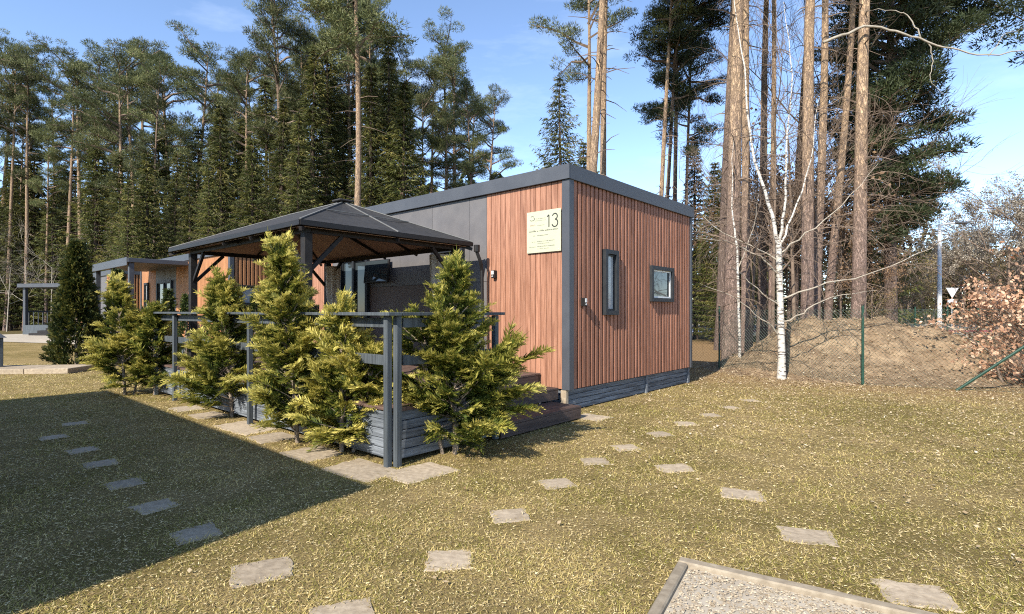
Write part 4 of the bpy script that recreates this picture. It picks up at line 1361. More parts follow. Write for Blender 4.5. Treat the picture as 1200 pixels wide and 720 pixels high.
# ---- prototypes
P = [pine_proto(1, 20, .54, r0=.26, nlimb=19), pine_proto(2, 21, .62, r0=.26, width=2.6, nlimb=17), pine_proto(3, 19, .48, r0=.25, width=2.7, nlimb=20), pine_proto(4, 22, .66, r0=.27, width=3.0, nlimb=16), pine_proto(5, 20, .52, r0=.25, width=2.2, nlimb=22, bark_m='pine_bark_dark')]
PT = [pine_proto(21, 25, .60, r0=.2, width=3.0, nlimb=40, stubs=26), pine_proto(22, 24, .56, r0=.2, width=2.7, nlimb=40, stubs=30), pine_proto(23, 25, .45, r0=.2, width=2.7, nlimb=44, stubs=20, leaf='dark_pine_leaf', bark_m='pine_bark_dark'),
      pine_proto(24, 25, .66, r0=.2, width=2.7, nlimb=36, stubs=34, bark_m='pine_bark_dark')]
S = [spruce_proto(6, 16), spruce_proto(7, 17, width=2.6), spruce_proto(8, 14, width=2.5)]
BT = [bare_proto(31, 7, .04, 'twig', 4, 5), bare_proto(32, 6, .04, 'twig', 4, 4, 'brown_leaf', 1500, .12), bare_proto(33, 4.5, .04, 'twig', 4, 4, 'olive_leaf', 1300, .09, stems=4)]
BW = bare_proto(34, 10, .10, 'twig', 5, 4, 'bud_leaf', 16000, .085, first=.25)
BP = bare_proto(35, 5.2, .028, 'pale_twig', 4, 4)
print('protos', sum(len(x.polygons) for q in P + PT + S + BT + [BW, BP] for x in q if x))

def gx(px, Y):
    return (px - 600) / 636 * Y

# ---- left forest: listed as (bearing, distance, height)
G_P = 'pines of the forest behind the cabins'; LB_P = 'tall pine in the dense forest behind the row of cabins'
G_S = 'spruces of the forest behind the cabins'; LB_S = 'dark spruce in the dense forest behind the row of cabins'
SIL = [(-90, 60), (-40, 50), (0, 45), (30, 60), (45, 118), (65, 122), (85, 80), (100, 70), (130, 86), (150, 62), (175, 47), (200, 78), (222, 58), (245, 85), (262, 118), (285, 75),
       (305, 60), (320, 28), (335, -12), (350, -5), (365, 30), (385, 0), (400, -20), (440, 0), (455, 60), (470, 78), (488, 128), (500, 95), (515, 45), (525, 38), (540, 60), (555, 85), (566, 112), (577, 165)]
def skyline(px):
    for (a, u), (b, v) in zip(SIL[:-1], SIL[1:]):
        if a <= px <= b:
            return u + (v - u) * (px - a) / (b - a)
    return 120
fr_ = random.Random(77)
px = -85.0; i = 0
while px < 572:
    Y = fr_.uniform(34, 41) if i % 2 == 0 else fr_.uniform(40, 50)
    if 325 < px < 405:
        Y -= 3
    if px < 115:
        Y = max(Y, 41.5)
    top_y = skyline(px) + (fr_.uniform(-10, 12) if i % 3 else fr_.uniform(35, 95))
    h = 1.5 + (365 - top_y) / 636 * Y
    q = fr_.randrange(5)
    sc = h / (20, 21, 19, 22, 20)[q]
    wd_ = sc * fr_.uniform(.55, .80)
    place('pine_tree', P[q], (gx(px, Y), Y, 0), (wd_, wd_, sc), LB_P, 'tree', G_P, lean=(R(fr_.uniform(-2.5, 3)), 0), rz=fr_.uniform(0, 6.28))
    px += fr_.uniform(8, 14); i += 1
for i, (px, Y, h) in enumerate([(-20, 42, 12), (12, 42, 12), (40, 43, 13), (62, 42, 11), (88, 44, 12), (112, 40, 13), (140, 35, 10.5), (160, 45, 13), (186, 35, 12), (206, 33, 10), (232, 38, 13), (258, 33, 12.5),
                                (282, 36, 13), (312, 34, 14.5), (342, 38, 16), (366, 33, 16), (384, 35, 17.5), (402, 38, 15), (436, 31, 14), (456, 32, 16.2), (474, 31, 13.2), (492, 36, 10.5), (150, 30, 8), (172, 31, 9.5), (222, 30, 9), (245, 29, 8.5), (296, 30, 10), (330, 30, 12), (350, 29, 11),
                                (0, 44, 9), (26, 46, 10), (52, 45, 9), (76, 45, 10), (-12, 46, 10), (20, 50, 14), (75, 52, 14), (125, 54, 15), (172, 52, 14), (215, 54, 15), (262, 52, 15), (300, 54, 15), (350, 52, 15), (400, 52, 15), (445, 50, 14), (500, 50, 11), (530, 48, 9.5), (552, 46, 8), (580, 52, 9), (600, 50, 8)]):
    q = i % 3; hh = (16, 17, 14)[q]; sc = h / hh
    sc *= 1.12
    place('spruce_tree', S[q], (gx(px, Y), Y, 0), (sc * 1.12, sc * 1.12, sc), LB_S, 'tree', G_S)
# far back rows read as one wood
back = np.random.default_rng(3)
def wood_mass(name, label, n_, x0, x1, y0, y1, hmin, hmax, mat, seedc):
    V, T = [], []
    for i in range(n_):
        x, y, h = back.uniform(x0, x1), back.uniform(y0, y1), back.uniform(hmin, hmax)
        k_ = 600
        t = back.uniform(0, 1, k_)
        rr_ = 2.6 * (1 - t) ** .7 * back.uniform(.25, 1, k_) ** .5
        az = back.uniform(0, 6.28, k_)
        b = np.stack([x + np.cos(az) * rr_, y + np.sin(az) * rr_, h * t], 1)
        d = unit(np.stack([np.cos(az), np.sin(az), back.uniform(-.9, .1, k_)], 1))
        n2 = unit(back.normal(size=(k_, 3)))
        V.append(kites(b, d, back.uniform(.42, .9, k_), back.uniform(.25, .5, k_), n2)); T.append(np.clip(back.uniform(.1, .6) + back.normal(0, .15, k_), 0, 1))
    o = link(name, np_mesh(name, np.concatenate(V), 4, M[mat], np.concatenate(T)))
    return tag(o, label, 'wood', kind='stuff')
wood_mass('far_woodland', 'dark mass of conifers deep in the forest behind the cabins', 170, -85, 12, 58, 80, 13, 19, 'spruce_leaf', 1)
wood_mass('far_scrub', 'brownish mass of trees on the far side of the street', 120, 12, 120, 68, 92, 8, 14.5, 'olive_leaf', 2)

# ---- the single tall pine with a bright trunk rising behind the gazebo roof
place('pine_tree', PT[0], (gx(415, 27), 27, 0), (1.0, 1.0, .93), 'tall bright-trunked pine rising straight behind the gazebo roof', 'tree', lean=(R(.4), 0), rz=.6)
# ---- spruce and pines behind the flat roof
SW = spruce_proto(9, 15.4, width=4.0, dens=.62)
place('spruce_tree', SW, (gx(657, 32), 32, 0), (1.0, 1.0, 1.0), 'slender pointed spruce standing alone behind the cabin roof', 'tree')
place('spruce_tree', S[2], (gx(684, 36), 36, 0), (.8, .8, .92), 'small spruce half hidden by the twin pine trunks', 'tree')
place('pine_tree', PT[1], (gx(681, 20), 20, 0), (.95, .95, 1.0), 'yellowish pine trunk leaning right, left one of the close pair behind the cabin', 'tree', lean=(R(4.2), 0), rz=2.2)
place('pine_tree', PT[0], (gx(706, 21), 21, 0), (.75, .75, 1.0), 'slim yellowish pine, right one of the close pair behind the cabin', 'tree', lean=(R(.9), 0), rz=4.0)
place('pine_tree', P[3], (gx(690, 30), 30, 0), (.75, .75, .98), 'thin pine with dark hanging clumps behind the close pair of trunks', 'tree', rz=.4)
for i, (px, Y, l, pr, s, rz) in enumerate([(766, 24, 3.2, PT[1], .95, 1.0), (772, 25, 3.6, PT[2], .85, 2.0), (790, 26, .6, PT[2], .95, 3.3), (800, 27, 1.2, PT[2], .8, 5.1)]):
    place('pine_tree', pr, (gx(px, Y), Y, 0), (s * .66, s * .66, s), 'pine in the cluster just beyond the far corner of the cabin', 'tree', 'cluster of pines past the cabin corner', lean=(R(l), 0), rz=rz)
# ---- big trunks on the right
BIG = [(856, 15.9, PT[0], (1.08, 1.08, 1.05), .5, 'thick scaly pine trunk standing by the fence post nearest the cabin', 1.1),
       (842, 21, PT[3], (.95, .95, 1.0), 2.2, 'dark pine leaning right behind the thick scaly trunk', 2.9),
       (874, 19, PT[0], (.8, .8, 1.0), .4, 'orange pine trunk rising just behind the thick scaly trunk', 4.4),
       (893, 23, PT[3], (.95, .95, .95), 1.0, 'reddish dark pine behind the white birch', .5),
       (904, 21, PT[0], (.62, .62, 1.0), .5, 'slim pale pine trunk just behind the white birch', 5.0),
       (926, 24, PT[3], (1.15, 1.15, 1.0), 3.3, 'dark leaning pine left of the paired trunks at the mound', 2.0),
       (944, 16.6, PT[0], (.98, .98, 1.0), 1.6, 'brown pine trunk growing at the left end of the earth mound', 3.6),
       (956, 18.5, PT[0], (.8, .8, 1.0), 1.2, 'slim pine close behind the trunk at the left end of the mound', 5.5),
       (967, 20, PT[0], (.78, .78, .98), 4.0, 'pale yellowish pine leaning right behind the earth mound', .2),
       (1003, 16.4, PT[0], (1.05, 1.05, 1.0), 1.4, 'straight reddish pine trunk rising from behind the crest of the mound', 1.7)]
for px, Y, pr, s, l, lab, rz in BIG:
    z0 = mound_h(gx(px, Y), Y) if 4.5 < gx(px, Y) < 13.9 and Y < 17.3 else 0
    place('pine_tree', pr, (gx(px, Y), Y, max(0, z0) - .1), s, lab, 'tree', lean=(R(l), 0), rz=rz)
DP = pine_proto(41, 21, .20, r0=.24, width=2.1, nlimb=150, leaf='dark_pine_leaf', bark_m='pine_bark_dark', stubs=10, dens=1.0,
                extra=[((0, 0, 15.5), (5.0, -.6, 12.9), .75, 75), ((0, 0, 10.6), (2.3, .2, 8.9), .45, 26), ((0, 0, 8), (1.7, 0, 5.4), .4, 20)])
place('pine_tree', DP, (gx(1042, 22), 22, 0), 1.0, 'dense dark pine with a long drooping limb, right of the bare trunks', 'tree', rz=0, lean=(R(1), 0))
place('spruce_tree', S[1], (gx(1018, 25), 25, 0), (.9, .9, 1.0), 'dark spruce standing between the reddish trunk and the dense dark pine', 'tree')
# long dead limb reaching right from the pine at the mound
x0, y0 = gx(962, 16.4), 16.3
def limb_tube(pts, r0_, parent=None, nm='dead_limb'):
    q = smooth_pts([(x0 + a, y0 + b, c) for a, b, c in pts], 5)
    q = [p + Vector((random.Random(i).gauss(0, .025), 0, random.Random(i + 50).gauss(0, .03))) for i, p in enumerate(q)]
    m = MB(); m.tube(q, [r0_ * (1 - .85 * i / (len(q) - 1)) for i in range(len(q))], 6)
    return m.build(nm, M['strut'], parent, smooth=True)
dl = tag(limb_tube([(0, 0, 9.6), (1.2, -.1, 9.95), (2.3, -.2, 9.75), (3.4, -.3, 9.3), (4.6, -.4, 9.0), (6.2, -.5, 9.2), (7.2, -.6, 9.15)], .046),
         'long bare grey limb stretching sideways across the pine trunks', 'branch')
limb_tube([(2.75, -.22, 9.62), (2.5, -.15, 10.2), (2.0, -.1, 10.5), (1.1, 0, 10.55)], .024, dl, 'side_twig')
limb_tube([(2.9, -.25, 9.52), (3.15, -.2, 9.0), (3.1, -.2, 8.4), (3.5, -.2, 7.9)], .02, dl, 'side_twig')
limb_tube([(4.6, -.4, 9.0), (5.0, -.5, 9.5), (5.6, -.5, 9.75)], .014, dl, 'side_twig')

# mixed forest behind the right-hand trunks
for i, (px, Y, h, q) in enumerate([(815, 29, 11, 0), (838, 27, 9, 2), (850, 24, 8, 0), (868, 38, 10, 1), (915, 44, 12, 1), (880, 50, 11, 2), (745, 50, 6, 2), (792, 44, 9, 0), (822, 52, 10, 1), (945, 46, 12, 0), (985, 44, 10, 2), (850, 56, 12, 1), (905, 58, 12, 0), (1050, 60, 9, 2), (1088, 66, 10.5, 0), (1108, 70, 11, 2)]):
    hh = (16, 17, 14)[q]; sc = h / hh
    place('spruce_tree', S[q], (gx(px, Y), Y, 0), (sc * 1.1, sc * 1.1, sc), 'spruce in the mixed wood behind the bare pine trunks', 'tree', 'spruces of the mixed wood')
for i, (px, Y, s, q) in enumerate([(880, 26, 1.3, 1), (900, 22, 1.2, 0), (925, 27, 1.4, 1), (950, 24, 1.5, 1), (985, 21, 1.1, 1), (980, 27, 1.4, 0), (1000, 22, .9, 1), (1020, 19.5, .6, 1), (965, 33, 1.5, 1),
                                   (1035, 30, 1.0, 0), (1060, 34, .9, 0), (1000, 30, 1.3, 0), (910, 30, 1.6, 0), (905, 19, 1.5, 0), (932, 20, 1.7, 0), (960, 22, 1.9, 0), (985, 24, 1.9, 0), (880, 21, 1.5, 0), (992, 26, 1.4, 1), (975, 23, 1.3, 1)]):
    place('bare_tree', BT[q], (gx(px, Y), Y, 0), s, ('leafless young tree of fine brown twigs among the pine trunks', 'young tree holding withered brown leaves among the pine trunks')[q], 'tree',
          ('leafless young trees', 'young trees with withered leaves')[q], crown='foliage')
for i, (px, Y, s) in enumerate([(1030, 24, .75), (1048, 27, .8), (1062, 32, .8), (1020, 20, .55), (1130, 52, 1.6), (1060, 48, 1.6), (1090, 55, 1.9), (1035, 40, 1.3), (1150, 60, 2.0), (1180, 56, 2.0)]):
    place('bush', BT[2], (gx(px, Y), Y, 0), s, 'olive-brown thicket bush growing along the street', 'bush', 'thicket bushes along the street', crown='foliage')
for i, (px, Y, s) in enumerate([(1180, 48, 1.45), (1208, 44, 1.6), (1245, 46, 1.7), (1168, 60, 1.5), (1150, 66, 1.3)]):
    place('budding_tree', BW, (gx(px, Y), Y, 0), s, 'pale budding tree rising above the copper beech bush', 'tree', 'pale budding trees at the street', crown='buds')
for i, (px, Y, s) in enumerate([(32, 40.5, 1.5), (60, 40, 1.4), (8, 40, 1.4)]):
    place('bare_tree', BP, (gx(px, Y), Y, 0), s, 'small pale leafless tree beside the far pergola terrace', 'tree', 'small bare trees by the far terrace')

# ---- birches
def birch(loc, h, r0, seed, fork, label, limbs, lean=(0, 0)):
    rr = random.Random(seed)
    r = thing('birch_tree', label, 'tree', loc)
    mt = MB()
    base = [Vector((0, 0, -.1)), Vector((.01, 0, .5)), Vector((-.02, 0, fork * .5)), Vector((-.06 + lean[0] * fork, 0, fork))]
    mt.tube(base, [r0 * 1.35, r0 * 1.02, r0 * .92, r0 * .8], 12, cap=False)
    mt.build('trunk', M['birch'], r, smooth=True)
    tw = MB(); tips = []
    for (z, pts, rad) in limbs:
        m = MB()
        q = smooth_pts([Vector((-.06 * z / fork, 0, z))] + [Vector(p) for p in pts])
        q = [p + Vector((rr.gauss(0, .018), rr.gauss(0, .018), rr.gauss(0, .012))) if 0 < i < len(q) - 1 else p for i, p in enumerate(q)]
        n_ = len(q)
        m.tube(q, [rad * (1 - .85 * i / (n_ - 1)) for i in range(n_)], 8, cap=False)
        m.build('limb', M['birch'] if rad > .025 else M['pale_twig'], r, smooth=True)
        for k_ in range(int(8 + 14 * (rad > .03))):
            s = rr.uniform(.25, 1) * (n_ - 1); j = min(n_ - 2, int(s))
            b = q[j].lerp(q[j + 1], s - j)
            d = Vector((rr.gauss(0, 1), rr.gauss(0, .8), rr.uniform(-.1, .8))).normalized()
            grow(tw, b, d, rr.uniform(.5, 1.3), .010, 2, rr, tips, droop=.35, spread=.5, n=3, sides=3)
    tw.build('twigs', M['twig'], r)['kind'] = 'stuff'
    return r
birch((5.93, 11.95, 0), 9, .076, 3, 2.95, 'young white birch forking above its slender trunk before the mound', [
    (2.95, [(-.25, .1, 3.9), (-.55, .2, 5.2), (-.75, .2, 6.9), (-.95, .3, 8.8)], .046),
    (2.95, [(.02, -.1, 3.7), (.0, -.2, 5.0), (.12, -.2, 6.6), (-.05, -.2, 8.2)], .034),
    (2.9, [(.3, .1, 3.6), (.75, .2, 4.9), (.95, .2, 6.3)], .028),
    (2.75, [(.5, -.1, 3.2), (1.2, -.2, 3.8), (2.0, -.2, 4.7)], .022),
    (2.6, [(-.6, .1, 2.95), (-1.4, .2, 3.4), (-2.3, .2, 4.3)], .02),
    (1.75, [(.7, -.2, 2.05), (1.7, -.3, 2.3), (2.7, -.4, 2.7), (3.5, -.5, 3.2)], .021),
    (2.3, [(-.55, -.1, 2.7), (-1.3, -.2, 3.0), (-2.2, -.3, 3.1)], .024),
    (.95, [(-.5, -.1, 1.35), (-1.1, -.2, 1.8), (-1.9, -.3, 2.1)], .019),
    (1.2, [(.4, -.1, 1.45), (1.0, -.2, 1.8), (1.9, -.3, 1.95)], .022),
    (1.6, [(-.6, -.1, 2.0), (-1.3, -.2, 2.6)], .02)])
birch((5.95, 14.2, 0), 6, .036, 8, 3.2, 'very thin pale birch sapling beside the thick scaly trunk', [
    (3.2, [(-.15, .1, 4.2), (-.1, .1, 6.0)], .03), (2.6, [(.3, .1, 3.4), (.55, .1, 4.6)], .018)])

# ---- golden cypress shrubs
def sprays(O, Ax, Nn, L, tone0, m_=15, fat=.15):
    """flat feathery fronds: O origin, Ax axis, Nn frond normal, L length"""
    K = len(O)
    side = unit(np.cross(Nn, Ax))
    V, T = [], []
    for i in range(m_):
        t = .08 + .92 * i / (m_ - 1)
        c = O + Ax * (L * t)[:, None] + np.array([0, 0, -1]) * (L * .36 * t ** 2)[:, None]
        for s in (-1, 1):
            ang = R(38) + rng.normal(0, .12, K)
            d = unit(Ax * np.cos(ang)[:, None] + side * (s * np.sin(ang))[:, None] + Nn * rng.normal(0, .16, K)[:, None] + np.array([0, 0, -.10]))
            ll = L * (.10 + .24 * math.sin(math.pi * min(1, .25 + .72 * t)) ** 1.0) * rng.uniform(.7, 1.2, K)
            V.append(kites(c, d, ll, ll * fat + .004, Nn + rng.normal(0, .3, (K, 3))))
            T.append(np.clip(tone0 + .42 * (t - .55) + rng.normal(0, .08, K), 0, 1))
    d = unit(Ax + np.array([0, 0, -.25]))
    V.append(kites(O, d, L * 1.05, L * .05 + .003, Nn)); T.append(np.clip(tone0 * .6, 0, 1))
    return np.concatenate(V), np.concatenate(T)

def gold_shrub(loc, h, rmax, seed, label, lean=(0, 0), gold=.55, nb=95, stems=1, low=.05, lobes=(), prof_p=1.15):
    rr = random.Random(seed)
    r = thing('cypress_shrub', label, 'shrub', loc)
    st = MB(); br = MB()
    O, Ax, Nn, L, T0 = [], [], [], [], []
    axes = []
    for s in range(stems):
        if s == 0:
            a = [Vector((0, 0, -.04)), Vector((lean[0] * .3, lean[1] * .3, h * .35)), Vector((lean[0] * .7, lean[1] * .7, h * .7)), Vector((lean[0], lean[1], h * .97))]
            axes.append((a, 1.0))
        else:
            az = rr.uniform(0, 6.28)
            a = [Vector((.12 * math.cos(az), .12 * math.sin(az), -.04)), Vector((.25 * math.cos(az), .25 * math.sin(az), h * .3)), Vector((.3 * math.cos(az), .3 * math.sin(az), h * .5)), Vector((.32 * math.cos(az), .3 * math.sin(az), h * .68))]
            axes.append((a, .75))
    for a, w_ in axes:
        st.tube(a, [.026 * w_, .020 * w_, .012 * w_, .004], 7, cap=False)
    def branch(p, d, ln, t):
        pts = [p]
        dd = Vector(d)
        for k_ in range(5):
            dd = (dd + Vector((rr.gauss(0, .07), rr.gauss(0, .07), rr.gauss(.02, .06)))).normalized()
            pts.append(pts[-1] + dd * ln / 5)
        br.tube(pts, [.009 * (1 - .8 * i / 5) + .0015 for i in range(6)], 3, cap=False)
        ns = max(7, int(ln * 37))
        tilt = Vector((rr.gauss(0, .35), rr.gauss(0, .35), 1)).normalized()
        for k_ in range(ns):
            s = .18 + .82 * (k_ + rr.random()) / ns
            j = min(4, int(s * 5)); f = s * 5 - j
            b = pts[j].lerp(pts[j + 1], f)
            ax = (pts[j + 1] - pts[j]).normalized()
            sd_ = ax.cross(tilt).normalized() * (1 if k_ % 2 else -1)
            w_ = rr.uniform(.25, .85) * (1 - s * .5)
            a_ = (ax * (1 - .35 * w_) + sd_ * w_ + Vector((rr.gauss(0, .12), rr.gauss(0, .12), .12))).normalized()
            nn_ = (tilt + Vector((rr.gauss(0, .3), rr.gauss(0, .3), rr.gauss(0, .3)))).normalized()
            O.append(tuple(b)); Ax.append(tuple(a_)); Nn.append(tuple(nn_)); L.append(rr.uniform(.15, .33) * (1.08 - .35 * t))
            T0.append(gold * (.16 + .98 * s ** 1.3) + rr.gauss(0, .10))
    for i in range(nb):
        a, w_ = axes[0] if rr.random() < (1 if stems == 1 else .6) else rr.choice(axes[1:])
        t = low + (.98 - low) * ((i + rr.random()) / nb) ** .92
        q = t * 3; j = min(2, int(q)); p = a[j].lerp(a[j + 1], q - j)
        az = i * 2.39996 + rr.uniform(-.5, .5)
        tt = t * (a[3].z / h)
        prof = (min(1, tt / .20 + .55)) * (1 - tt) ** prof_p + .05
        ln = rmax * 1.2 * prof * rr.uniform(.40, 1.3)
        up = rr.uniform(.05, .6) + 1.1 * tt
        d = Vector((math.cos(az), math.sin(az), up)).normalized()
        branch(p, d, ln * math.sqrt(1 + up * up) * .82, tt)
    for (z, az, ln, up) in lobes:
        for k_ in range(7):
            a_ = az + rr.gauss(0, .22)
            branch(Vector((lean[0] * z / h, lean[1] * z / h, z + rr.gauss(0, .08))), Vector((math.cos(a_), math.sin(a_), up + rr.gauss(0, .12))).normalized(), ln * rr.uniform(.75, 1.1), z / h)
    # leader
    branch(axes[0][0][2], (axes[0][0][3] - axes[0][0][2]).normalized(), (h * .33), .9)
    for k_ in range(5):
        branch(axes[0][0][2].lerp(axes[0][0][3], rr.uniform(.1, .8)), ((axes[0][0][3] - axes[0][0][2]).normalized() + Vector((rr.gauss(0, .22), rr.gauss(0, .22), 0))).normalized(), h * rr.uniform(.10, .2), .8)
    O, Ax, Nn, L, T0 = map(np.array, (O, Ax, Nn, L, T0))
    V, T = sprays(O, unit(Ax), unit(Nn), L, np.clip(T0, 0, 1))
    st.build('stem', M['shrub_stem'], r, smooth=True)
    br.build('branches', M['shrub_stem'], r)['kind'] = 'stuff'
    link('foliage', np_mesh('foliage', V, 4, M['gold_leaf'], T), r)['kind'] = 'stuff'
    return r
gold_shrub((-.60, 5.70, 0), 1.92, .60, 51, 'broad green-gold cypress shrub growing at the steps, right of the deck corner', gold=.56, nb=130, stems=3, low=.05,
           lobes=[(.62, -.15, .85, .75), (.45, .1, .8, .35), (.35, 3.3, .55, .5)])
gold_shrub((-1.82, 5.80, 0), 1.48, .46, 52, 'bushy golden cypress shrub with bare legs, left of the deck corner', gold=.84, nb=125, stems=3, low=.05, prof_p=.95)
gold_shrub((-2.44, 6.18, 0), 2.15, .50, 53, 'tall golden cypress shrub leaning in front of the gazebo post', lean=(-.18, 0), gold=.76, nb=125, low=.05, prof_p=1.0)
gold_shrub((-3.98, 7.72, 0), 1.92, .60, 54, 'loose golden cypress shrub with an open crown before the deck railing', lean=(-.16, 0), gold=.70, nb=100, low=.05, lobes=[(.55, 3.2, .7, .45)])
gold_shrub((-6.95, 9.75, 0), 2.02, .52, 55, 'wide bright golden cypress shrub beside the conical thuja', lean=(-.15, 0), gold=.82, nb=115, stems=2, low=.05, lobes=[(.6, 3.3, .45, .45)])
gold_shrub((-6.40, 9.72, 0), 1.55, .40, 56, 'darker feathery cypress shrub at the left end of the deck railing', gold=.48, nb=80, low=.05)

# ---- thujas
def thuja(loc, h, rmax, seed, label, gold=.5, group=None, nspray=2600):
    rr = np.random.default_rng(seed)
    r = thing('thuja', label, 'shrub', loc, group=group)
    t = rr.uniform(0, 1, nspray) ** .8
    az = rr.uniform(0, 6.283, nspray)
    prof = np.minimum(1, t / .10 + .55) * (1 - t) ** .82 + .02
    bump_ = 1 + .16 * np.sin(az * 5 + t * 17) + .1 * np.sin(az * 3 - t * 31)
    rr_q = rr.uniform(.45, 1.02, nspray) ** .6
    rad = rmax * prof * bump_ * rr_q
    O = np.stack([np.cos(az) * rad, np.sin(az) * rad, t * h * .95], 1)
    out = np.stack([np.cos(az), np.sin(az), np.zeros(nspray)], 1)
    Ax = unit(out * rr.uniform(.25, .8, nspray)[:, None] + np.array([0, 0, 1.0]) + rr.normal(0, .25, (nspray, 3)))
    tan = np.stack([-np.sin(az), np.cos(az), np.zeros(nspray)], 1)
    Nn = unit(tan + rr.normal(0, .5, (nspray, 3)))
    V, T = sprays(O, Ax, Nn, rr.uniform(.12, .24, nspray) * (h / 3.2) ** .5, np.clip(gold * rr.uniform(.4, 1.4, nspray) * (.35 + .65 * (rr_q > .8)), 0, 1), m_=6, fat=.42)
    m = MB(); m.tube([(0, 0, -.05), (0, 0, h * .6), (0, 0, h * .93)], [.06, .03, .008], 7, cap=False); m.build('stem', M['shrub_stem'], r)
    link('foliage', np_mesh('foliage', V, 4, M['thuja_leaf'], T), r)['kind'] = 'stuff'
    return r
thuja((-11.7, 14.6, 0), 3.45, .62, 61, 'tall conical thuja standing between the lawn and the far cabins', .75, nspray=6500)
thuja((-11.4, 15.7, 0), 2.75, .5, 62, 'dark narrow thuja tucked behind the tall conical one', .2, nspray=1800)
thuja((-9.75, 15.4, 0), 2.15, .34, 63, 'small conical evergreen in front of the orange cabin door', .45, 'small evergreens at the orange cabin', 900)
thuja((-9.05, 15.1, 0), 2.0, .3, 64, 'small conical evergreen in front of the orange cabin door', .45, 'small evergreens at the orange cabin', 900)
thuja((-8.15, 14.9, 0), 1.8, .45, 65, 'round-shouldered evergreen under the window of the orange cabin', .35, nspray=900)
thuja((-6.7, 14.2, 0), 2.0, .4, 66, 'low evergreen below the end window of the orange cabin', .5, nspray=900)

# ---- copper beech bush by the fence strut
def beech(loc, h, seed, label, nleaf, spread_x=1.0):
    rr = random.Random(seed)
    r = thing('beech_bush', label, 'bush', loc)
    mt, ml, tips = MB(), MB(), []
    for s in range(9):
        az = rr.uniform(0, 6.28); d = Vector((math.cos(az) * rr.uniform(.1, .75) * spread_x, math.sin(az) * rr.uniform(.1, .6), 1)).normalized()
        p = Vector((rr.gauss(0, .25), rr.gauss(0, .2), -.05))
        L = h * rr.uniform(.30, .45)
        q = p + d * L
        mt.tube([p, p.lerp(q, .5) + Vector((rr.gauss(0, .05), rr.gauss(0, .05), 0)), q], [.035, .026, .018], 6, cap=False)
        for k_ in range(5):
            b = p.lerp(q, rr.uniform(.25, 1)); a2 = rr.uniform(0, 6.28)
            grow(ml, b, (d * .6 + Vector((math.cos(a2), math.sin(a2), rr.uniform(-.3, .35)))).normalized(), h * rr.uniform(.16, .32), .012, 2, rr, tips, .05, .6, 4, 3)
    mt.build('stems', M['twig'], r, smooth=True); ml.build('twigs', M['twig'], r)['kind'] = 'stuff'
    T_ = np.array([tuple(t[0]) for t in tips])
    cl_ = rng.choice(len(T_), max(60, len(T_) // 3), replace=False)
    ci = cl_[rng.integers(0, len(cl_), nleaf)]
    b = T_[ci] + rng.normal(0, .07, (nleaf, 3)) * np.array([1.5, 1.5, .6])
    d = unit(rng.normal(size=(nleaf, 3)) + np.array([0, 0, -.55]))
    ln = rng.uniform(.06, .115, nleaf)
    V = kites(b, d, ln, ln * rng.uniform(.5, .75, nleaf), unit(rng.normal(size=(nleaf, 3)) + np.array([-.3, -.5, .4])))
    link('foliage', np_mesh('foliage', V, 4, M['copper_leaf'], np.clip(rng.normal(.5, .25, nleaf), 0, 1)), r)['kind'] = 'stuff'
    return r
beech((11.35, 11.5, 0), 3.7, 71, 'copper-leaved beech bush leaning over the slanting green fence strut', 4200, 1.0)
beech((12.7, 12.4, 0), 4.0, 72, 'second copper-leaved beech bush at the very end of the fence', 3800, 1.0)
beech((10.3, 10.9, 0), 1.25, 73, 'low copper-leaved beech shoots at the foot of the fence strut', 900, 1.1)

# ------------------------------------------------------------------ lawn grass, dry leaves and litter
rng = np.random.default_rng(99)
def grass_points(n_, ymin, ymax, power):
    u = rng.uniform(0, 1, n_)
    y = ymin + (ymax - ymin) * u ** power
    x = rng.uniform(-1.12, 1.12, n_) * (y + .6)
    return x, y
def keep_mask(x, y):
    k_ = np.ones(len(x), bool)
    for (cx, cy, rz, hw, hh) in stone_rects:
        dx, dy = x - cx, y - cy
        a = dx * math.cos(rz) + dy * math.sin(rz); b = -dx * math.sin(rz) + dy * math.cos(rz)
        k_ &= ~((np.abs(a) < hw - rng.uniform(0, .05, len(x))) & (np.abs(b) < hh - rng.uniform(0, .05, len(x))))
    dx, dy = x - A.x, y - A.y
    lx_, ly_ = dx * EX.x + dy * EX.y, dx * EY.x + dy * EY.y
    k_ &= ~((lx_ > -8.1) & (lx_ < .0) & (ly_ > -.1) & (ly_ < WID))
    k_ &= ~((lx_ > DX0) & (lx_ < .33) & (ly_ > DY) & (ly_ < 0))
    k_ &= ~((lx_ > DX0) & (lx_ < .42) & (ly_ > -1.95) & (ly_ < 0))
    dx, dy = x - 1.06, y - 3.22
    c_, s_ = math.cos(R(-30)), math.sin(R(-30))
    a = dx * c_ + dy * s_; b = -dx * s_ + dy * c_
    k_ &= ~((a > -.055) & (a < GW) & (b > -GD) & (b < -.005))
    return k_
x, y = grass_points(620000, 1.8, 15.5, 1.35)
k_ = keep_mask(x, y)
x, y = x[k_], y[k_]
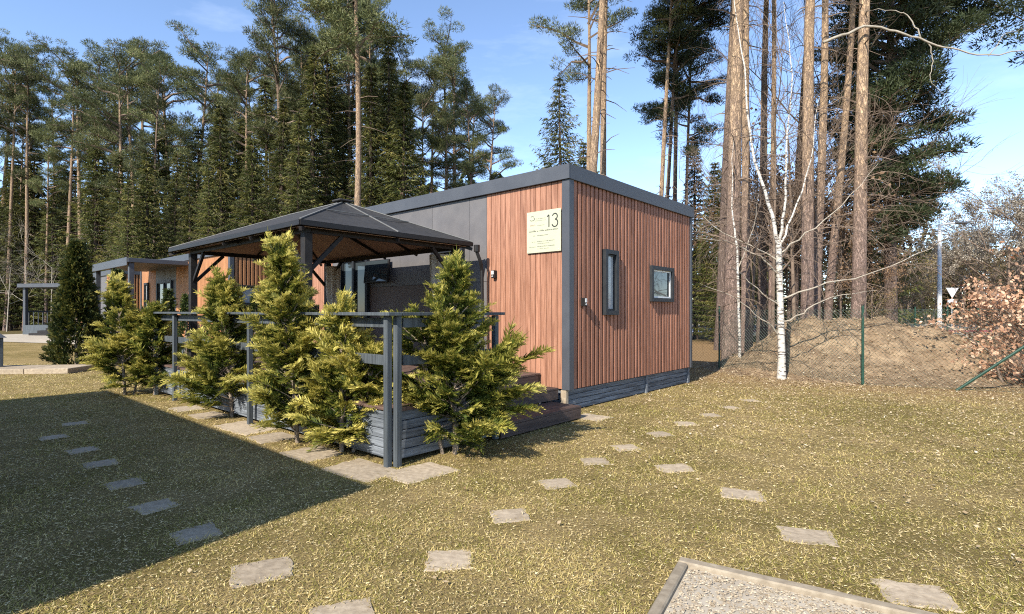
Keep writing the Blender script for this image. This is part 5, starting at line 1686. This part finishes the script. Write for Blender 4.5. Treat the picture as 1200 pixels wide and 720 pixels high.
# thin patches
pt = np.array([mnoise.noise(Vector((a * 1.7, b * 1.7, 0))) for a, b in zip(x[::1], y[::1])])
k_ = rng.uniform(0, 1, len(x)) < (.86 + .55 * pt)
x, y, pt = x[k_], y[k_], pt[k_]
ex, ey = [], []
for (cx, cy, rz, hw, hh) in stone_rects:
    m_ = 420
    e_ = rng.integers(0, 4, m_); u_ = rng.uniform(-1, 1, m_); o_ = rng.normal(-.006, .014, m_)
    a = np.where(e_ < 2, u_ * hw, np.where(e_ == 2, hw + o_, -hw - o_)); b = np.where(e_ < 2, np.where(e_ == 0, hh + o_, -hh - o_), u_ * hh)
    ex.append(cx + a * math.cos(rz) - b * math.sin(rz)); ey.append(cy + a * math.sin(rz) + b * math.cos(rz))
ex, ey = np.concatenate(ex), np.concatenate(ey)
x, y, pt = np.concatenate([x, ex]), np.concatenate([y, ey]), np.concatenate([pt, np.full(len(ex), .3)])
n_ = len(x)
sc = .75 + y * .085
hgt = rng.uniform(.011, .026, n_) * sc ** .35 * (1 + .7 * pt)
az = rng.uniform(0, 6.283, n_); le = rng.uniform(1.0, 7.0, n_)
d = unit(np.stack([np.cos(az) * le, np.sin(az) * le, np.ones(n_)], 1))
base = np.stack([x, y, np.full(n_, -.002)], 1)
sd_ = np.stack([-np.sin(az), np.cos(az), np.zeros(n_)], 1) * (rng.uniform(.0018, .0044, n_) * sc ** 1.1)[:, None]
L = hgt * rng.uniform(1.0, 2.1, n_)
ver = np.stack([base - sd_, base + sd_, base + d * L[:, None]], 1).reshape(-1, 3)
tag(link('lawn_grass', np_mesh('lawn_grass', ver, 3, M['blade'], rng.uniform(0, 1, n_))), 'short patchy lawn grass of green and straw blades', 'grass', kind='stuff')

# flat dry thatch lying between the blades
x, y = grass_points(240000, 1.8, 15.5, 1.3)
k_ = keep_mask(x, y)
x, y = x[k_], y[k_]; n_ = len(x)
az = rng.uniform(0, 6.283, n_)
ln = rng.uniform(.012, .032, n_) * (.8 + y * .06)
d = unit(np.stack([np.cos(az), np.sin(az), rng.uniform(-.05, .35, n_)], 1))
sd_ = np.stack([-np.sin(az), np.cos(az), rng.normal(0, .4, n_)], 1) * (rng.uniform(.0014, .0034, n_) * (.7 + y * .09))[:, None]
base = np.stack([x, y, rng.uniform(.003, .014, n_)], 1)
ver = np.stack([base - sd_, base + sd_, base + d * ln[:, None]], 1).reshape(-1, 3)
tag(link('dry_thatch', np_mesh('dry_thatch', ver, 3, M['thatch'], rng.uniform(0, 1, n_))), 'flat dry straw thatch lying in the lawn', 'thatch', kind='stuff')
# fallen leaves, thickest towards the fence
n0 = 52000
y = 2.2 + 12.0 * rng.uniform(0, 1, n0) ** .62
x = rng.uniform(-.9, 1.15, n0) * (y + .4)
dens = np.clip((.48 * x + .88 * y - 3.5) / 9.0, .03, 1) * np.clip((x + 3.5) / 5, .05, 1)
k_ = keep_mask(x, y) & (rng.uniform(0, 1, n0) < dens)
x, y = x[k_], y[k_]; n_ = len(x)
z = np.array([max(0, mound_h(a, b)) if 4.4 < a < 14 and 10.6 < b < 17.4 else 0 for a, b in zip(x, y)])
az = rng.uniform(0, 6.283, n_)
d = unit(np.stack([np.cos(az), np.sin(az), rng.normal(.1, .25, n_)], 1))
ln = rng.uniform(.016, .045, n_)
V = kites(np.stack([x, y, z + rng.uniform(.012, .035, n_)], 1), d, ln, ln * rng.uniform(.35, .7, n_), unit(rng.normal(0, .4, (n_, 3)) + [0, 0, 1]))
tag(link('fallen_leaves', np_mesh('fallen_leaves', V, 4, M['litter_leaf'], rng.uniform(0, 1, n_))), 'dry fallen leaves scattered over the lawn towards the fence', 'leaves', kind='stuff')
# litter of stalks and leaves on the mound
n_ = 9000
x = rng.uniform(5.2, 13.2, n_); y = rng.uniform(10.7, 15.6, n_)
z = np.array([mound_h(a, b) for a, b in zip(x, y)])
az = rng.uniform(0, 6.283, n_); d = unit(np.stack([np.cos(az), np.sin(az), rng.uniform(-.1, .7, n_)], 1))
ln = rng.uniform(.03, .11, n_)
V = kites(np.stack([x, y, np.maximum(z, 0) + .005], 1), d, ln, ln * .22, unit(rng.normal(0, .6, (n_, 3)) + [0, 0, 1]))
tag(link('mound_litter', np_mesh('mound_litter', V, 4, M['litter_leaf'], rng.uniform(0, .85, n_))), 'dry stalks and leaves strewn over the earth mound', 'litter', kind='stuff')
n_ = 420
cx_ = rng.uniform(5.6, 12.2, n_); cy_ = rng.uniform(10.9, 14.6, n_)
cz_ = np.array([mound_h(a, b) for a, b in zip(cx_, cy_)])
k_ = cz_ > .08
C_ = np.stack([cx_, cy_, cz_], 1)[k_]; n_ = len(C_)
oc = np.array([(1, 0, 0), (0, 1, 0), (-1, 0, 0), (0, -1, 0), (0, 0, 1), (0, 0, -1)], float)
vs = oc[None] * rng.uniform(.02, .075, n_)[:, None, None] * rng.uniform(.55, 1.3, (n_, 6, 3)) + C_[:, None]
tri = np.concatenate([vs[:, list(t)] for t in ((0, 1, 4), (1, 2, 4), (2, 3, 4), (3, 0, 4), (1, 0, 5), (2, 1, 5), (3, 2, 5), (0, 3, 5))], 1).reshape(-1, 3)
tag(link('mound_clods', np_mesh('mound_clods', tri, 3, M['sand'])), 'loose clods of earth strewn over the spoil mound', 'clods', kind='stuff')
sp_ = [(10.1 + .28 * i, 13.6 - .35 * i, mound_h(10.1 + .28 * i, 13.6 - .35 * i) + .09 - .012 * i) for i in range(5)]
m = MB(); m.tube(smooth_pts(sp_), [.03 * (1 - .7 * i / 16) for i in range(17)], 6)
tag(m.build('fallen_stick', M['pale_twig'], smooth=True), 'pale bare stick lying on the slope of the earth mound', 'stick')
print('objects', len(bpy.data.objects), 'tris', sum(sum(len(p.vertices) - 2 for p in me.polygons) if len(me.polygons) < 3000 else (len(me.loops) - 2 * len(me.polygons)) for me in bpy.data.meshes))
